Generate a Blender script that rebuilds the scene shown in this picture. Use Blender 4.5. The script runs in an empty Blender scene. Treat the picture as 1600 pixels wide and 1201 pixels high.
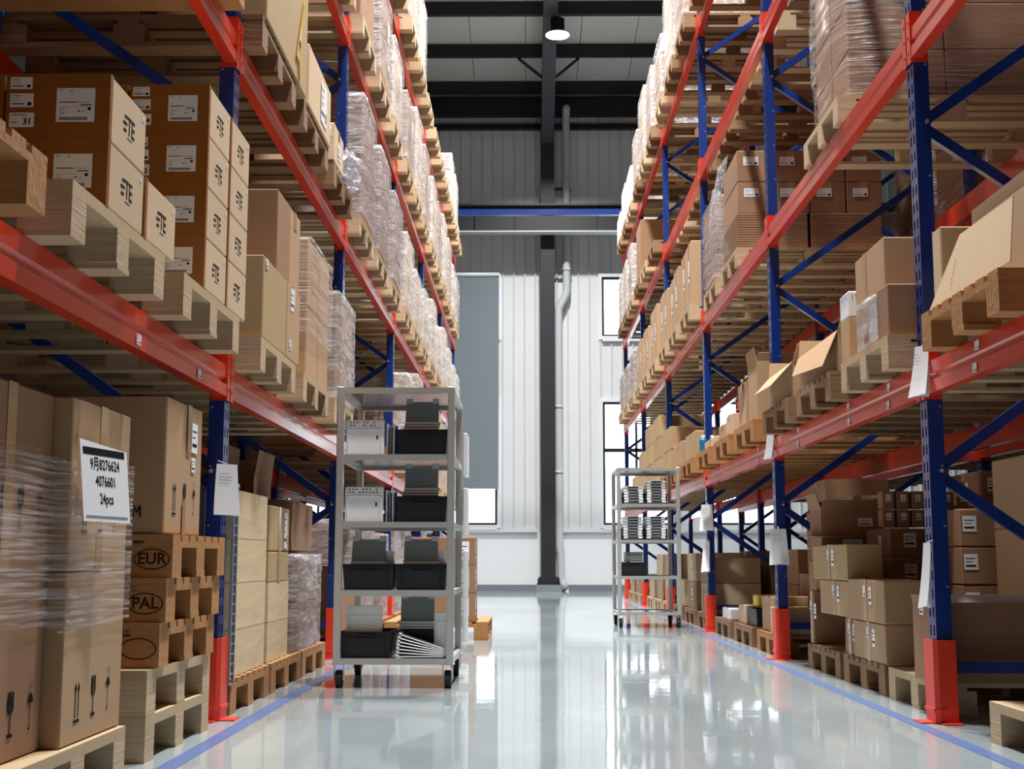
import bpy, bmesh, math, random
from mathutils import Vector, Matrix
random.seed(7)
PI = math.pi
C = bpy.context.scene.collection
SC = bpy.context.scene

# ------------------------------------------------------------------ camera, world, lights
EYE = 0.66
cam_d = bpy.data.cameras.new('camera'); cam = bpy.data.objects.new('camera', cam_d); C.objects.link(cam)
cam_d.sensor_fit = 'HORIZONTAL'; cam_d.sensor_width = 36.0; cam_d.lens = 36.0 * 2049.0 / 1600.0
cam_d.clip_start = 0.05; cam_d.clip_end = 200
cam.location = (0, 0, EYE)
cam.rotation_euler = (Matrix.Rotation(0.0123, 3, 'Z') @ Matrix.Rotation(PI/2 + 0.1326, 3, 'X') @ Matrix.Rotation(0.0010, 3, 'Z')).to_euler()
SC.camera = cam
SC.view_settings.view_transform = 'Standard'; SC.view_settings.look = 'None'
SC.view_settings.gamma = 1.0; SC.view_settings.use_curve_mapping = False
SC.view_settings.exposure = 0.0
SC.cycles.max_bounces = 10; SC.cycles.diffuse_bounces = 3; SC.cycles.transparent_max_bounces = 24
SC.cycles.sample_clamp_indirect = 6.0
w = bpy.data.worlds.new('sky'); SC.world = w; w.use_nodes = True
w.node_tree.nodes['Background'].inputs[0].default_value = (0.86, 0.93, 1.0, 1)
w.node_tree.nodes['Background'].inputs[1].default_value = 5.0
LAMP_W = 640.0
LAMPS = [(0.56, y, 10.42) for y in (23.6, 19.0, 14.4, 9.8, 5.2)]

# ------------------------------------------------------------------ materials
def lin(c):
    return tuple(((v/255.0)/12.92 if v/255.0 <= 0.04045 else ((v/255.0+0.055)/1.055)**2.4) for v in c)
MAT = {}
def mat(name, col, rough=0.6, metal=0.0, var=0.0, noise=0.0, nscale=8.0, bump=0.0, stretch=(1,1,1), coat=0.0, spec=0.5, obj_coords=True):
    m = bpy.data.materials.new(name); m.use_nodes = True; nt = m.node_tree; b = nt.nodes['Principled BSDF']
    c = lin(col)
    b.inputs['Roughness'].default_value = rough; b.inputs['Metallic'].default_value = metal
    b.inputs['Coat Weight'].default_value = coat; b.inputs['Specular IOR Level'].default_value = spec
    b.inputs['Coat Roughness'].default_value = 0.1
    tc = nt.nodes.new('ShaderNodeTexCoord'); mp = nt.nodes.new('ShaderNodeMapping'); mp.inputs['Scale'].default_value = stretch
    nt.links.new(tc.outputs['Object'], mp.inputs[0])
    nz = nt.nodes.new('ShaderNodeTexNoise'); nz.inputs['Scale'].default_value = nscale; nz.inputs['Detail'].default_value = 5
    nt.links.new(mp.outputs[0], nz.inputs['Vector'])
    hsv = nt.nodes.new('ShaderNodeHueSaturation'); hsv.inputs['Color'].default_value = (*c, 1)
    ma = nt.nodes.new('ShaderNodeMath'); ma.operation = 'MULTIPLY_ADD'; ma.inputs[1].default_value = noise*2; ma.inputs[2].default_value = 1-noise
    nt.links.new(nz.outputs['Fac'], ma.inputs[0])
    oi = nt.nodes.new('ShaderNodeObjectInfo')
    mb = nt.nodes.new('ShaderNodeMath'); mb.operation = 'MULTIPLY_ADD'; mb.inputs[1].default_value = var*2; mb.inputs[2].default_value = -var
    nt.links.new(oi.outputs['Random'], mb.inputs[0])
    ad = nt.nodes.new('ShaderNodeMath'); nt.links.new(ma.outputs[0], ad.inputs[0]); nt.links.new(mb.outputs[0], ad.inputs[1])
    nt.links.new(ad.outputs[0], hsv.inputs['Value']); nt.links.new(hsv.outputs[0], b.inputs['Base Color'])
    if bump:
        bp = nt.nodes.new('ShaderNodeBump'); bp.inputs['Strength'].default_value = bump; bp.inputs['Distance'].default_value = 0.01
        nt.links.new(nz.outputs['Fac'], bp.inputs['Height']); nt.links.new(bp.outputs[0], b.inputs['Normal'])
    MAT[name] = m
    return m
mat('red_paint', (208, 54, 28), 0.28, var=0.05, noise=0.05, nscale=14, coat=0.3)
mat('guard_red', (226, 56, 32), 0.4, noise=0.05)
mat('blue_paint', (6, 46, 120), 0.3, var=0.04, noise=0.08, nscale=10, coat=0.3)
mat('card_tan', (182, 148, 112), 0.75, var=0.08, noise=0.05, nscale=5)
mat('card_brown', (152, 114, 84), 0.75, var=0.08, noise=0.06, nscale=5)
mat('card_pale', (208, 182, 148), 0.75, var=0.05, noise=0.04, nscale=5)
mat('card_olive', (180, 154, 110), 0.75, var=0.05, noise=0.04, nscale=5)
mat('card_red', (150, 30, 22), 0.7)
mat('amber_tape', (148, 92, 36), 0.3, noise=0.2, nscale=6, stretch=(1, 1, 3))
mat('clear_tape', (176, 140, 96), 0.2, noise=0.08, nscale=12)
mat('yellow_tape', (214, 170, 40), 0.3, noise=0.1)
mat('ply_wood', (196, 172, 140), 0.7, var=0.06, noise=0.34, nscale=5, stretch=(1, 1, 22), bump=0.2)
mat('ply_face', (190, 165, 130), 0.65, var=0.06, noise=0.14, nscale=5, stretch=(1, 5, 5), bump=0.1)
mat('crate_wood', (212, 188, 150), 0.7, var=0.05, noise=0.26, nscale=3.2, stretch=(1, 1.2, 7), bump=0.1)
mat('eur_wood', (172, 122, 72), 0.75, var=0.08, noise=0.22, nscale=7, stretch=(1, 6, 6), bump=0.3)
mat('old_wood', (138, 106, 74), 0.8, var=0.1, noise=0.22, nscale=7, stretch=(1, 6, 6), bump=0.3)  # weathered wood, also toned down to stand in for shade under the pallets
mat('paper', (238, 240, 244), 0.6)
mat('print_ink', (30, 28, 30), 0.95, spec=0.1)
mat('label_grey', (130, 136, 146), 0.6)
mat('brown_ink', (60, 36, 22), 0.95, spec=0.1)
mat('steel_pan_shaded', (150, 154, 154), 0.16, metal=1.0, noise=0.05)  # trolley steel copied darker; dark reflections under the shelves put into the colour
mat('steel', (212, 216, 214), 0.36, metal=0.72, noise=0.08, nscale=20)
mat('galvanised', (150, 165, 178), 0.4, metal=0.6, noise=0.1)
mat('black_plastic', (17, 19, 27), 0.4, noise=0.05)
mat('grey_plastic', (132, 142, 145), 0.4, noise=0.06)
mat('white_plastic', (240, 244, 248), 0.35)
mat('rafter_steel', (60, 62, 68), 0.5, noise=0.05)
mat('dark_steel', (27, 27, 33), 0.5, noise=0.06)
mat('rubber', (24, 24, 26), 0.7)
mat('pipe_grey', (188, 192, 196), 0.4)
mat('wall_sheet', (214, 216, 218), 0.45, noise=0.02, nscale=3)
mat('wall_plaster', (226, 229, 232), 0.85, noise=0.02)
mat('skirting_grey', (112, 122, 130), 0.7)
mat('roof_sheet', (206, 206, 200), 0.6, noise=0.02, nscale=2)
mat('side_sheet', (90, 90, 92), 0.8)
mat('blind_cloth', (118, 128, 134), 0.85, noise=0.03, nscale=60)
mat('foam_white', (235, 238, 242), 0.7)
mat('tab_plastic', (200, 208, 210), 0.4)
mat('frame_black', (28, 32, 42), 0.4)
mat('frame_white', (225, 228, 232), 0.4)
mat('teal_plastic', (20, 110, 160), 0.35)
mat('pink_paper', (235, 90, 130), 0.6)
mat('blue_bag', (120, 190, 230), 0.4)
mat('line_blue', (84, 108, 158), 0.35, noise=0.12, nscale=9)
mat('concrete_grey', (128, 134, 138), 0.8, noise=0.05)
mat('yellow_plastic', (228, 196, 60), 0.4)

def emission(name, col, s):
    m = bpy.data.materials.new(name); m.use_nodes = True; nt = m.node_tree; b = nt.nodes['Principled BSDF']
    b.inputs['Emission Color'].default_value = (*col, 1); b.inputs['Emission Strength'].default_value = s; MAT[name] = m
emission('lamp_glow', (1, 1, 1), 12.0)

def film(name, col, lo, hi, rough=0.22, sc=(1.2, 1.2, 22)):
    m = bpy.data.materials.new(name); m.use_nodes = True; nt = m.node_tree; b = nt.nodes['Principled BSDF']
    b.inputs['Base Color'].default_value = (*lin(col), 1); b.inputs['Roughness'].default_value = rough
    b.inputs['Specular IOR Level'].default_value = 0.9
    tc = nt.nodes.new('ShaderNodeTexCoord'); mp = nt.nodes.new('ShaderNodeMapping'); mp.inputs['Scale'].default_value = sc
    mp.inputs['Rotation'].default_value = (0.12, 0.1, 0)
    nt.links.new(tc.outputs['Object'], mp.inputs[0])
    nz = nt.nodes.new('ShaderNodeTexNoise'); nz.inputs['Scale'].default_value = 3.0; nz.inputs['Detail'].default_value = 6; nz.inputs['Distortion'].default_value = 0.6
    nt.links.new(mp.outputs[0], nz.inputs['Vector'])
    mr = nt.nodes.new('ShaderNodeMapRange'); mr.inputs[1].default_value = 0.42; mr.inputs[2].default_value = 0.7; mr.inputs[3].default_value = lo; mr.inputs[4].default_value = hi  # whitish streaks in the alpha stand in for glare on the film
    nt.links.new(nz.outputs['Fac'], mr.inputs[0]); nt.links.new(mr.outputs[0], b.inputs['Alpha'])
    bp = nt.nodes.new('ShaderNodeBump'); bp.inputs['Strength'].default_value = 0.8; bp.inputs['Distance'].default_value = 0.02
    nt.links.new(nz.outputs['Fac'], bp.inputs['Height']); nt.links.new(bp.outputs[0], b.inputs['Normal'])
    MAT[name] = m
film('film_clear', (222, 214, 212), 0.04, 0.6, sc=(1.0, 1.0, 30))
film('film_white', (220, 226, 236), 0.2, 0.8, sc=(5, 5, 9))
film('film_grey', (200, 200, 208), 0.25, 0.75, sc=(3, 3, 12))

def glass_mat():
    m = bpy.data.materials.new('window_glass'); m.use_nodes = True; nt = m.node_tree
    nt.nodes.remove(nt.nodes['Principled BSDF']); out = nt.nodes['Material Output']
    t = nt.nodes.new('ShaderNodeBsdfTransparent'); g = nt.nodes.new('ShaderNodeBsdfGlossy'); g.inputs['Roughness'].default_value = 0.03
    mx = nt.nodes.new('ShaderNodeMixShader'); mx.inputs[0].default_value = 0.07
    nt.links.new(t.outputs[0], mx.inputs[1]); nt.links.new(g.outputs[0], mx.inputs[2]); nt.links.new(mx.outputs[0], out.inputs[0])
    MAT['window_glass'] = m
glass_mat()

def floor_mat():
    m = bpy.data.materials.new('epoxy_floor'); m.use_nodes = True; nt = m.node_tree; b = nt.nodes['Principled BSDF']
    tc = nt.nodes.new('ShaderNodeTexCoord')
    n1 = nt.nodes.new('ShaderNodeTexNoise'); n1.inputs['Scale'].default_value = 1.1; n1.inputs['Detail'].default_value = 7
    mp = nt.nodes.new('ShaderNodeMapping'); mp.inputs['Scale'].default_value = (1.0, 0.45, 1)
    nt.links.new(tc.outputs['Object'], mp.inputs[0]); nt.links.new(mp.outputs[0], n1.inputs['Vector'])
    cr = nt.nodes.new('ShaderNodeValToRGB'); cr.color_ramp.elements[0].position = 0.3; cr.color_ramp.elements[0].color = (*lin((138, 150, 154)), 1)
    cr.color_ramp.elements[1].position = 0.7; cr.color_ramp.elements[1].color = (*lin((172, 184, 188)), 1)
    nt.links.new(n1.outputs['Fac'], cr.inputs[0]); nt.links.new(cr.outputs[0], b.inputs['Base Color'])
    b.inputs['Roughness'].default_value = 0.05; b.inputs['IOR'].default_value = 1.7
    n2 = nt.nodes.new('ShaderNodeTexNoise'); n2.inputs['Scale'].default_value = 2.2; n2.inputs['Detail'].default_value = 4
    nt.links.new(tc.outputs['Object'], n2.inputs['Vector'])
    bp = nt.nodes.new('ShaderNodeBump'); bp.inputs['Strength'].default_value = 0.06; bp.inputs['Distance'].default_value = 0.02
    nt.links.new(n2.outputs['Fac'], bp.inputs['Height']); nt.links.new(bp.outputs[0], b.inputs['Normal'])
    MAT['epoxy_floor'] = m
floor_mat()

# ------------------------------------------------------------------ mesh helpers
class MB:
    def __init__(s): s.v = []; s.f = []; s.m = []; s.cur = 0
    def add(s, vs, fs):
        n = len(s.v); s.v += [tuple(v) for v in vs]
        for f in fs: s.f.append([n+i for i in f]); s.m.append(s.cur)
        return s
    def box(s, x0, x1, y0, y1, z0, z1):
        if x0 > x1: x0, x1 = x1, x0
        vs = [(x0,y0,z0),(x1,y0,z0),(x1,y1,z0),(x0,y1,z0),(x0,y0,z1),(x1,y0,z1),(x1,y1,z1),(x0,y1,z1)]
        return s.add(vs, [(3,2,1,0),(4,5,6,7),(0,1,5,4),(1,2,6,5),(2,3,7,6),(3,0,4,7)])
    def cbox(s, x0, x1, y0, y1, z0, z1, c=0.006):          # box with chamfered edges
        if x0 > x1: x0, x1 = x1, x0
        X, Y, Z = (x0, x1), (y0, y1), (z0, z1); vs = []; idx = {}
        for i in (0,1):
            for j in (0,1):
                for k in (0,1):
                    sx, sy, sz = (1-2*i), (1-2*j), (1-2*k)
                    for a in range(3):
                        p = [X[i]+sx*c, Y[j]+sy*c, Z[k]+sz*c]; p[a] = (X[i], Y[j], Z[k])[a]
                        idx[(i,j,k,a)] = len(vs); vs.append(p)
        f = []
        for a in range(3):
            b, d = (a+1) % 3, (a+2) % 3
            for e in (0,1):
                q = []
                for (u, t) in ((0,0),(1,0),(1,1),(0,1)):
                    key = [0,0,0]; key[a] = e; key[b] = u; key[d] = t; q.append(idx[(*key, a)])
                f.append(q if e else q[::-1])
            for u in (0,1):
                for t in (0,1):
                    k0 = [0,0,0]; k0[a] = 0; k0[b] = u; k0[d] = t; k1 = list(k0); k1[a] = 1
                    q = [idx[(*k0, b)], idx[(*k1, b)], idx[(*k1, d)], idx[(*k0, d)]]
                    f.append(q if (u ^ t) else q[::-1])
        for i in (0,1):
            for j in (0,1):
                for k in (0,1):
                    q = [idx[(i,j,k,0)], idx[(i,j,k,1)], idx[(i,j,k,2)]]
                    f.append(q if (i+j+k) % 2 else q[::-1])
        return s.add(vs, f)
    def quad(s, a, b, c, d): return s.add([a,b,c,d], [(0,1,2,3)])
    def prism(s, prof, axis, a, b):                         # prof: list of 2-D points, extruded along axis
        n = len(prof); vs = []
        for t in (a, b):
            for p in prof:
                vs.append({'x': (t, p[0], p[1]), 'y': (p[0], t, p[1]), 'z': (p[0], p[1], t)}[axis])
        fs = [tuple(range(n)), tuple(range(2*n-1, n-1, -1))] + [(i, (i+1) % n + 0, (i+1) % n + n, i+n) for i in range(n)]
        fs = [fs[0][::-1], fs[1][::-1]] + [q[::1] for q in fs[2:]]
        return s.add(vs, fs)
    def bar(s, p0, p1, wd, th, side=(0,1,0)):               # rectangular bar between two points
        p0, p1 = Vector(p0), Vector(p1); d = (p1-p0).normalized(); a = Vector(side); a = (a - d*a.dot(d)).normalized(); b = d.cross(a)
        vs = []
        for p in (p0, p1):
            for (u, t) in ((-1,-1),(1,-1),(1,1),(-1,1)): vs.append(p + a*u*th/2 + b*t*wd/2)
        return s.add(vs, [(3,2,1,0),(4,5,6,7),(0,1,5,4),(1,2,6,5),(2,3,7,6),(3,0,4,7)])
    def cyl(s, p0, p1, r0, r1=None, n=16, cap=True):
        r1 = r0 if r1 is None else r1
        p0, p1 = Vector(p0), Vector(p1); d = (p1-p0).normalized()
        a = d.orthogonal().normalized(); b = d.cross(a); vs = []
        for p, r in ((p0, r0), (p1, r1)):
            for i in range(n):
                t = 2*PI*i/n; vs.append(p + a*math.cos(t)*r + b*math.sin(t)*r)
        fs = [(i, (i+1) % n, (i+1) % n+n, i+n) for i in range(n)]
        if cap: fs += [tuple(range(n-1, -1, -1)), tuple(range(n, 2*n))]
        return s.add(vs, fs)
    def tube(s, pts, r, n=12):
        rings = []; pts = [Vector(p) for p in pts]; up = None
        for i, p in enumerate(pts):
            d = ((pts[min(i+1, len(pts)-1)] - pts[max(i-1, 0)])).normalized()
            if up is None: up = d.orthogonal().normalized()
            a = (up - d*up.dot(d)).normalized(); up = a; b = d.cross(a)
            rings.append([p + a*math.cos(2*PI*k/n)*r + b*math.sin(2*PI*k/n)*r for k in range(n)])
        vs = [v for ring in rings for v in ring]; fs = []
        for i in range(len(pts)-1):
            for k in range(n): fs.append((i*n+k, i*n+(k+1) % n, (i+1)*n+(k+1) % n, (i+1)*n+k))
        fs += [tuple(range(n-1, -1, -1)), tuple(range((len(pts)-1)*n, len(pts)*n))]
        return s.add(vs, fs)
    def mesh(s, name, mats, smooth=False):
        me = bpy.data.meshes.new(name); me.from_pydata(s.v, [], s.f)
        if isinstance(mats, str): mats = [mats]
        for m in mats: me.materials.append(MAT[m])
        for p, k in zip(me.polygons, s.m):
            p.material_index = k; p.use_smooth = smooth
        me.validate(); me.update(); return me
    def build(s, name, mats, parent=None, loc=(0,0,0), rz=0, smooth=False):
        return put(s.mesh(name, mats, smooth), name, parent, loc, rz)
def put(me, name, parent=None, loc=(0,0,0), rz=0):
    o = bpy.data.objects.new(name, me); C.objects.link(o)
    if parent is not None: o.parent = parent
    o.location = loc; o.rotation_euler = (0, 0, rz); return o
USED = {}
ORD = ['nearest', 'second', 'third', 'fourth', 'fifth', 'sixth', 'seventh', 'eighth']
def tag(o, label, cat, group=None, kind=None):
    n = 2; base = label
    while label in USED:
        label = f'{base} ({n})'; n += 1
        print('DUPLABEL', base)
    USED[label] = 1
    o['label'] = label; o['category'] = cat
    if group: o['group'] = group
    if kind: o['kind'] = kind
    return o
def thing(name, label, cat, loc=(0,0,0), rz=0, group=None):
    o = bpy.data.objects.new(name, None); C.objects.link(o); o.location = loc; o.rotation_euler = (0,0,rz); o.empty_display_size = 0.1
    return tag(o, label, cat, group)
def kids(o): return KID.get(o.name, [])
KID = {}
def dup(root, loc, rz, label, group=None):
    r = root.copy(); C.objects.link(r); r.location = loc; r.rotation_euler = (0,0,rz); r['label'] = ''
    tag(r, label, root['category'], group or root.get('group'))
    for ch in ALLC(root):
        c = ch.copy(); C.objects.link(c); c.parent = r
        for g in ALLC(ch):
            d = g.copy(); C.objects.link(d); d.parent = c
    return r
def ALLC(o): return [c for c in bpy.data.objects if c.parent == o] if o.name not in KC else KC[o.name]
KC = {}
def freeze(o):                                            # remember the children of a prototype
    KC[o.name] = [c for c in bpy.data.objects if c.parent == o]
    for c in KC[o.name]: KC[c.name] = [g for g in bpy.data.objects if g.parent == c]
    return o
def struct(mb, name, mats, smooth=False):
    o = mb.build(name, mats, smooth=smooth); o['kind'] = 'structure'; return o
TXT = {}
def text_mesh(s, size, mt, bold=0.0, name='printed_text'):
    k = (s, size, mt, bold)
    if k in TXT: return TXT[k]
    cu = bpy.data.curves.new(name, 'FONT'); cu.body = s; cu.size = size; cu.align_x = 'CENTER'; cu.align_y = 'CENTER'; cu.offset = bold; cu.resolution_u = 3
    o = bpy.data.objects.new('tmp', cu); C.objects.link(o); bpy.context.view_layer.update()
    me = bpy.data.meshes.new_from_object(o.evaluated_get(bpy.context.evaluated_depsgraph_get())); me.name = name
    bpy.data.objects.remove(o); bpy.data.curves.remove(cu)
    me.transform(Matrix.Rotation(PI/2, 4, 'X')); me.materials.clear(); me.materials.append(MAT[mt]); TXT[k] = me
    return me
FACE = {'-Y': 0.0, '+X': PI/2, '-X': -PI/2}
def decal(me, name, parent, face, dims, u, z, off=0.002):
    """flat mesh drawn in the XZ plane facing -Y, put on a face of a box body centred on its root; u runs to the viewer's right"""
    hx, hy = dims[0]/2, dims[1]/2
    loc = {'-Y': (u, -hy-off, z), '+X': (hx+off, u, z), '-X': (-hx-off, -u, z)}[face]
    return put(me, name, parent, loc, FACE[face])
LBL = {}
def label_mesh(w_, h_, style=0):
    k = (w_, h_, style)
    if k in LBL: return LBL[k]
    m = MB(); m.quad((-w_/2,0,-h_/2),(w_/2,0,-h_/2),(w_/2,0,h_/2),(-w_/2,0,h_/2)); e = -0.0004
    def r(a, b, c, d): m.quad((w_*(a-.5),e,h_*(c-.5)),(w_*(b-.5),e,h_*(c-.5)),(w_*(b-.5),e,h_*(d-.5)),(w_*(a-.5),e,h_*(d-.5)))
    m.cur = 1
    if style == 0:
        r(.06,.16,.93,.95); r(.36,.41,.90,.93); r(.07,.5,.565,.59); r(.5,.86,.57,.58); r(.62,.92,.48,.51); r(.07,.8,.43,.435)
        for i in range(4): r(.08,.2+.03*(i%2),.22+.05*i,.23+.05*i)
        r(.55,.62,.3,.33); r(.66,.76,.3,.31); r(.82,.9,.34,.43)
        m.cur = 2; r(.08,.82,.05,.14)
    elif style == 1:
        r(.08,.5,.8,.84); r(.08,.4,.62,.65); r(.08,.45,.45,.48); r(.08,.6,.2,.28); r(.75,.92,.12,.36)
    elif style == 3:
        r(.06,.7,.82,.87); r(.08,.3,.3,.36)
    else:
        r(.1,.8,.7,.75); r(.1,.6,.5,.54); r(.1,.85,.2,.32)
    LBL[k] = m.mesh('label', ['paper', 'print_ink', 'label_grey']); return LBL[k]
def scribble(w_, h_, mt='brown_ink', seed=1):
    k = ('scr', w_, h_, mt, seed)
    if k in LBL: return LBL[k]
    m = MB(); r = random.Random(seed); x = -w_/2
    while x < w_/2:
        a = r.uniform(.25, .55)*h_; t = r.choice((0, 1, 2)); q = h_*.16
        if t != 1: m.quad((x,0,-h_/2),(x+q,0,-h_/2),(x+q+.1*h_,0,h_/2),(x+.1*h_,0,h_/2))
        if t != 0: m.quad((x,0,h_*.3),(x+a,0,h_*.3),(x+a,0,h_*.5),(x,0,h_*.5))
        if t == 1: m.quad((x+a*.5,0,-h_/2),(x+a*.5+q,0,-h_/2),(x+a*.5+q,0,h_*.3),(x+a*.5,0,h_*.3))
        if t == 2: m.quad((x+q,0,-h_/2),(x+a,0,-h_/2),(x+a,0,-h_*.3),(x+q,0,-h_*.3))
        x += a+h_*.22
    LBL[k] = m.mesh('printed_text', mt); return LBL[k]
def textm(body, size, mt):
    return scribble(size*len(body)*.62, size*.7, mt, len(body)) if body.startswith('~') else text_mesh(body, size, mt, .0004)
def icons_mesh(sc=1.0):
    k = ('icons', sc)
    if k in LBL: return LBL[k]
    m = MB(); h = 0.11*sc
    def P(pts):
        cx = -.073 if pts[0][0] < -.04 else (.0 if pts[0][0] < .04 else .07)
        m.add([((x-cx+cx*1.9)*sc, 0, z*sc) for x, z in pts], [tuple(range(len(pts)))])
    for x in (-.085, -.06):
        P([(x-.003,-.045),(x+.003,-.045),(x+.003,.03),(x-.003,.03)]); P([(x-.010,.03),(x+.010,.03),(x,.055)])
    P([(-.098,-.058),(-.048,-.058),(-.048,-.050),(-.098,-.050)])
    P([(-.018,.06),(-.002,.06),(.004,.032),(-.004,.02),(.002,-.002),(-.012,.004),(-.02,.02)]); P([(.004,.06),(.018,.06),(.02,.02),(.01,.0),(.004,.012),(.010,.034)])
    P([(-.003,-.045),(.003,-.045),(.003,.0),(-.003,.0)]); P([(-.018,-.055),(.018,-.055),(.018,-.045),(-.018,-.045)])
    P([(.05,.02),(.09,.02),(.084,.036),(.07,.048),(.056,.036)]); P([(.0685,-.045),(.072,-.045),(.072,.02),(.068,.02)]); P([(.060,-.05),(.072,-.05),(.072,-.044),(.060,-.044)])
    for i in range(3): P([(.058+.012*i,.055),(.060+.012*i,.055),(.064+.012*i,.075),(.062+.012*i,.075)])
    LBL[k] = m.mesh('handling_marks', 'print_ink'); return LBL[k]

# ------------------------------------------------------------------ room shell
YW = 28.09; XL, XR = -9.0, 9.5; YB = -7.0
struct(MB().box(XL, XR, YB, YW+0.3, -0.12, 0), 'floor', 'epoxy_floor')
def line_part(x0, x1, y0, y1, label):
    o = MB().box(x0, x1, y0, y1, 0.0005, 0.0015).build('floor_line', 'line_blue'); tag(o, label, 'floor line'); return o
line_part(-1.185, -1.120, 1.0, YW-3, 'blue line painted on floor along the left racks')
line_part(1.545, 1.605, 1.0, YW-3, 'blue line painted on floor along the right racks')
# back wall: brick base with ledge, profiled sheet above, openings for windows
WIN = [(-2.15, -0.66, 1.39, 4.03), (-2.15, -0.66, 5.46, 6.78), (1.61, 3.05, 1.39, 4.03), (1.61, 3.05, 5.46, 6.78), (3.9, 5.3, 1.39, 4.03), (6.2, 7.6, 1.39, 4.03), (-5.2, -3.8, 1.39, 4.03)]
def wall_back():
    m = MB(); m.box(XL, XR, YW+0.04, YW+0.3, 0, 1.25)
    o = struct(m, 'wall_back', ['wall_plaster'])
    ribs = MB(); xs = sorted(set([XL, XR] + [v for w_ in WIN for v in w_[:2]]))
    def sheet(x0, x1, z0, z1):
        ribs.box(x0, x1, YW+0.05, YW+0.12, z0, z1)
        k = math.ceil((x0-XL)/0.235); 
        while XL + k*0.235 < x1-0.02:
            x = XL + k*0.235
            if x > x0+0.02:
                wdt = 0.022
                ribs.prism([(x-wdt, YW+0.052), (x-wdt*.4, YW+0.008), (x+wdt*.4, YW+0.008), (x+wdt, YW+0.052)], 'z', z0, z1)
            k += 1
    for a, b in zip(xs[:-1], xs[1:]):
        holes = sorted([(w_[2], w_[3]) for w_ in WIN if w_[0] <= a and w_[1] >= b]); z = 1.25
        for h0, h1 in holes: sheet(a, b, z, h0); z = h1
        sheet(a, b, z, 11.6)
    ribs.build('wall_panel', 'wall_sheet', o)
    led = MB().box(XL, 0.2, YW-0.03, YW+0.06, 1.235, 1.30).box(0.66, XR, YW-0.03, YW+0.06, 1.235, 1.30); led.build('ledge', 'wall_sheet', o)
wall_back()
struct(MB().box(XL, 0.17, YW+0.02, YW+0.045, 0, 0.13).box(0.86, XR, YW+0.02, YW+0.045, 0, 0.13), 'baseboard_back', 'skirting_grey')
struct(MB().box(XL-0.2, XL, YB, YW+0.3, 0, 12.6), 'wall_left', 'side_sheet')
struct(MB().box(XR, XR+0.2, YB, YW+0.3, 0, 12.6), 'wall_right', 'side_sheet')
struct(MB().box(XL, XR, YB-0.2, YB, 0, 13.2), 'wall_front', 'side_sheet')
def roofz(y): return 11.08 + 0.05*(28.09-y)
m = MB(); x = XL
while x < XR:
    x1 = min(x+1.12, XR)
    m.prism([(YB-0.2, roofz(YB-0.2)), (YW+0.3, roofz(YW+0.3)), (YW+0.3, roofz(YW)+0.15), (YB-0.2, roofz(YB)+0.15)], 'x', x, x1-0.012); x = x1
struct(m, 'ceiling', 'roof_sheet')
struct(MB().prism([(YB-0.2, roofz(YB-0.2)+0.16), (YW+0.3, roofz(YW+0.3)+0.16), (YW+0.3, roofz(YW)+0.3), (YB-0.2, roofz(YB)+0.3)], 'x', XL, XR), 'roof_cover_1', 'dark_steel')  # unseen dark cover above the ceiling sheets, closes the seams against the sky
for i in range(15):
    y = 27.8 - 1.87*i
    z = roofz(y)
    o = MB().box(XL, XR, y-0.07, y+0.0, z-0.28, z-0.005).box(XL, XR, y-0.12, y-0.07, z-0.28, z-0.26).build('roof_purlin', 'dark_steel')
    o['kind'] = 'structure'
    tag(o, f'dark steel purlin across the roof, number {i+1} from the far wall' if i else 'dark steel purlin across the roof, closest to the far wall', 'purlin', 'roof purlins')
# eave and wall girts
for nm, z0, z1, y0, lab in (('eave_beam', 10.38, 10.80, YW-0.14, 'deep dark steel eave beam high on the far wall'), ('wall_girt', 10.08, 10.20, YW-0.08, 'thin dark steel girt on the far wall under the eave beam')):
    o = MB().box(XL, XR, y0, YW-0.004, z0, z1).box(XL, XR, y0-0.05, y0, z0, z0+0.02).box(XL, XR, y0-0.05, y0, z1-0.02, z1).build(nm, 'dark_steel'); o['kind'] = 'structure'; tag(o, lab, 'beam')
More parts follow.
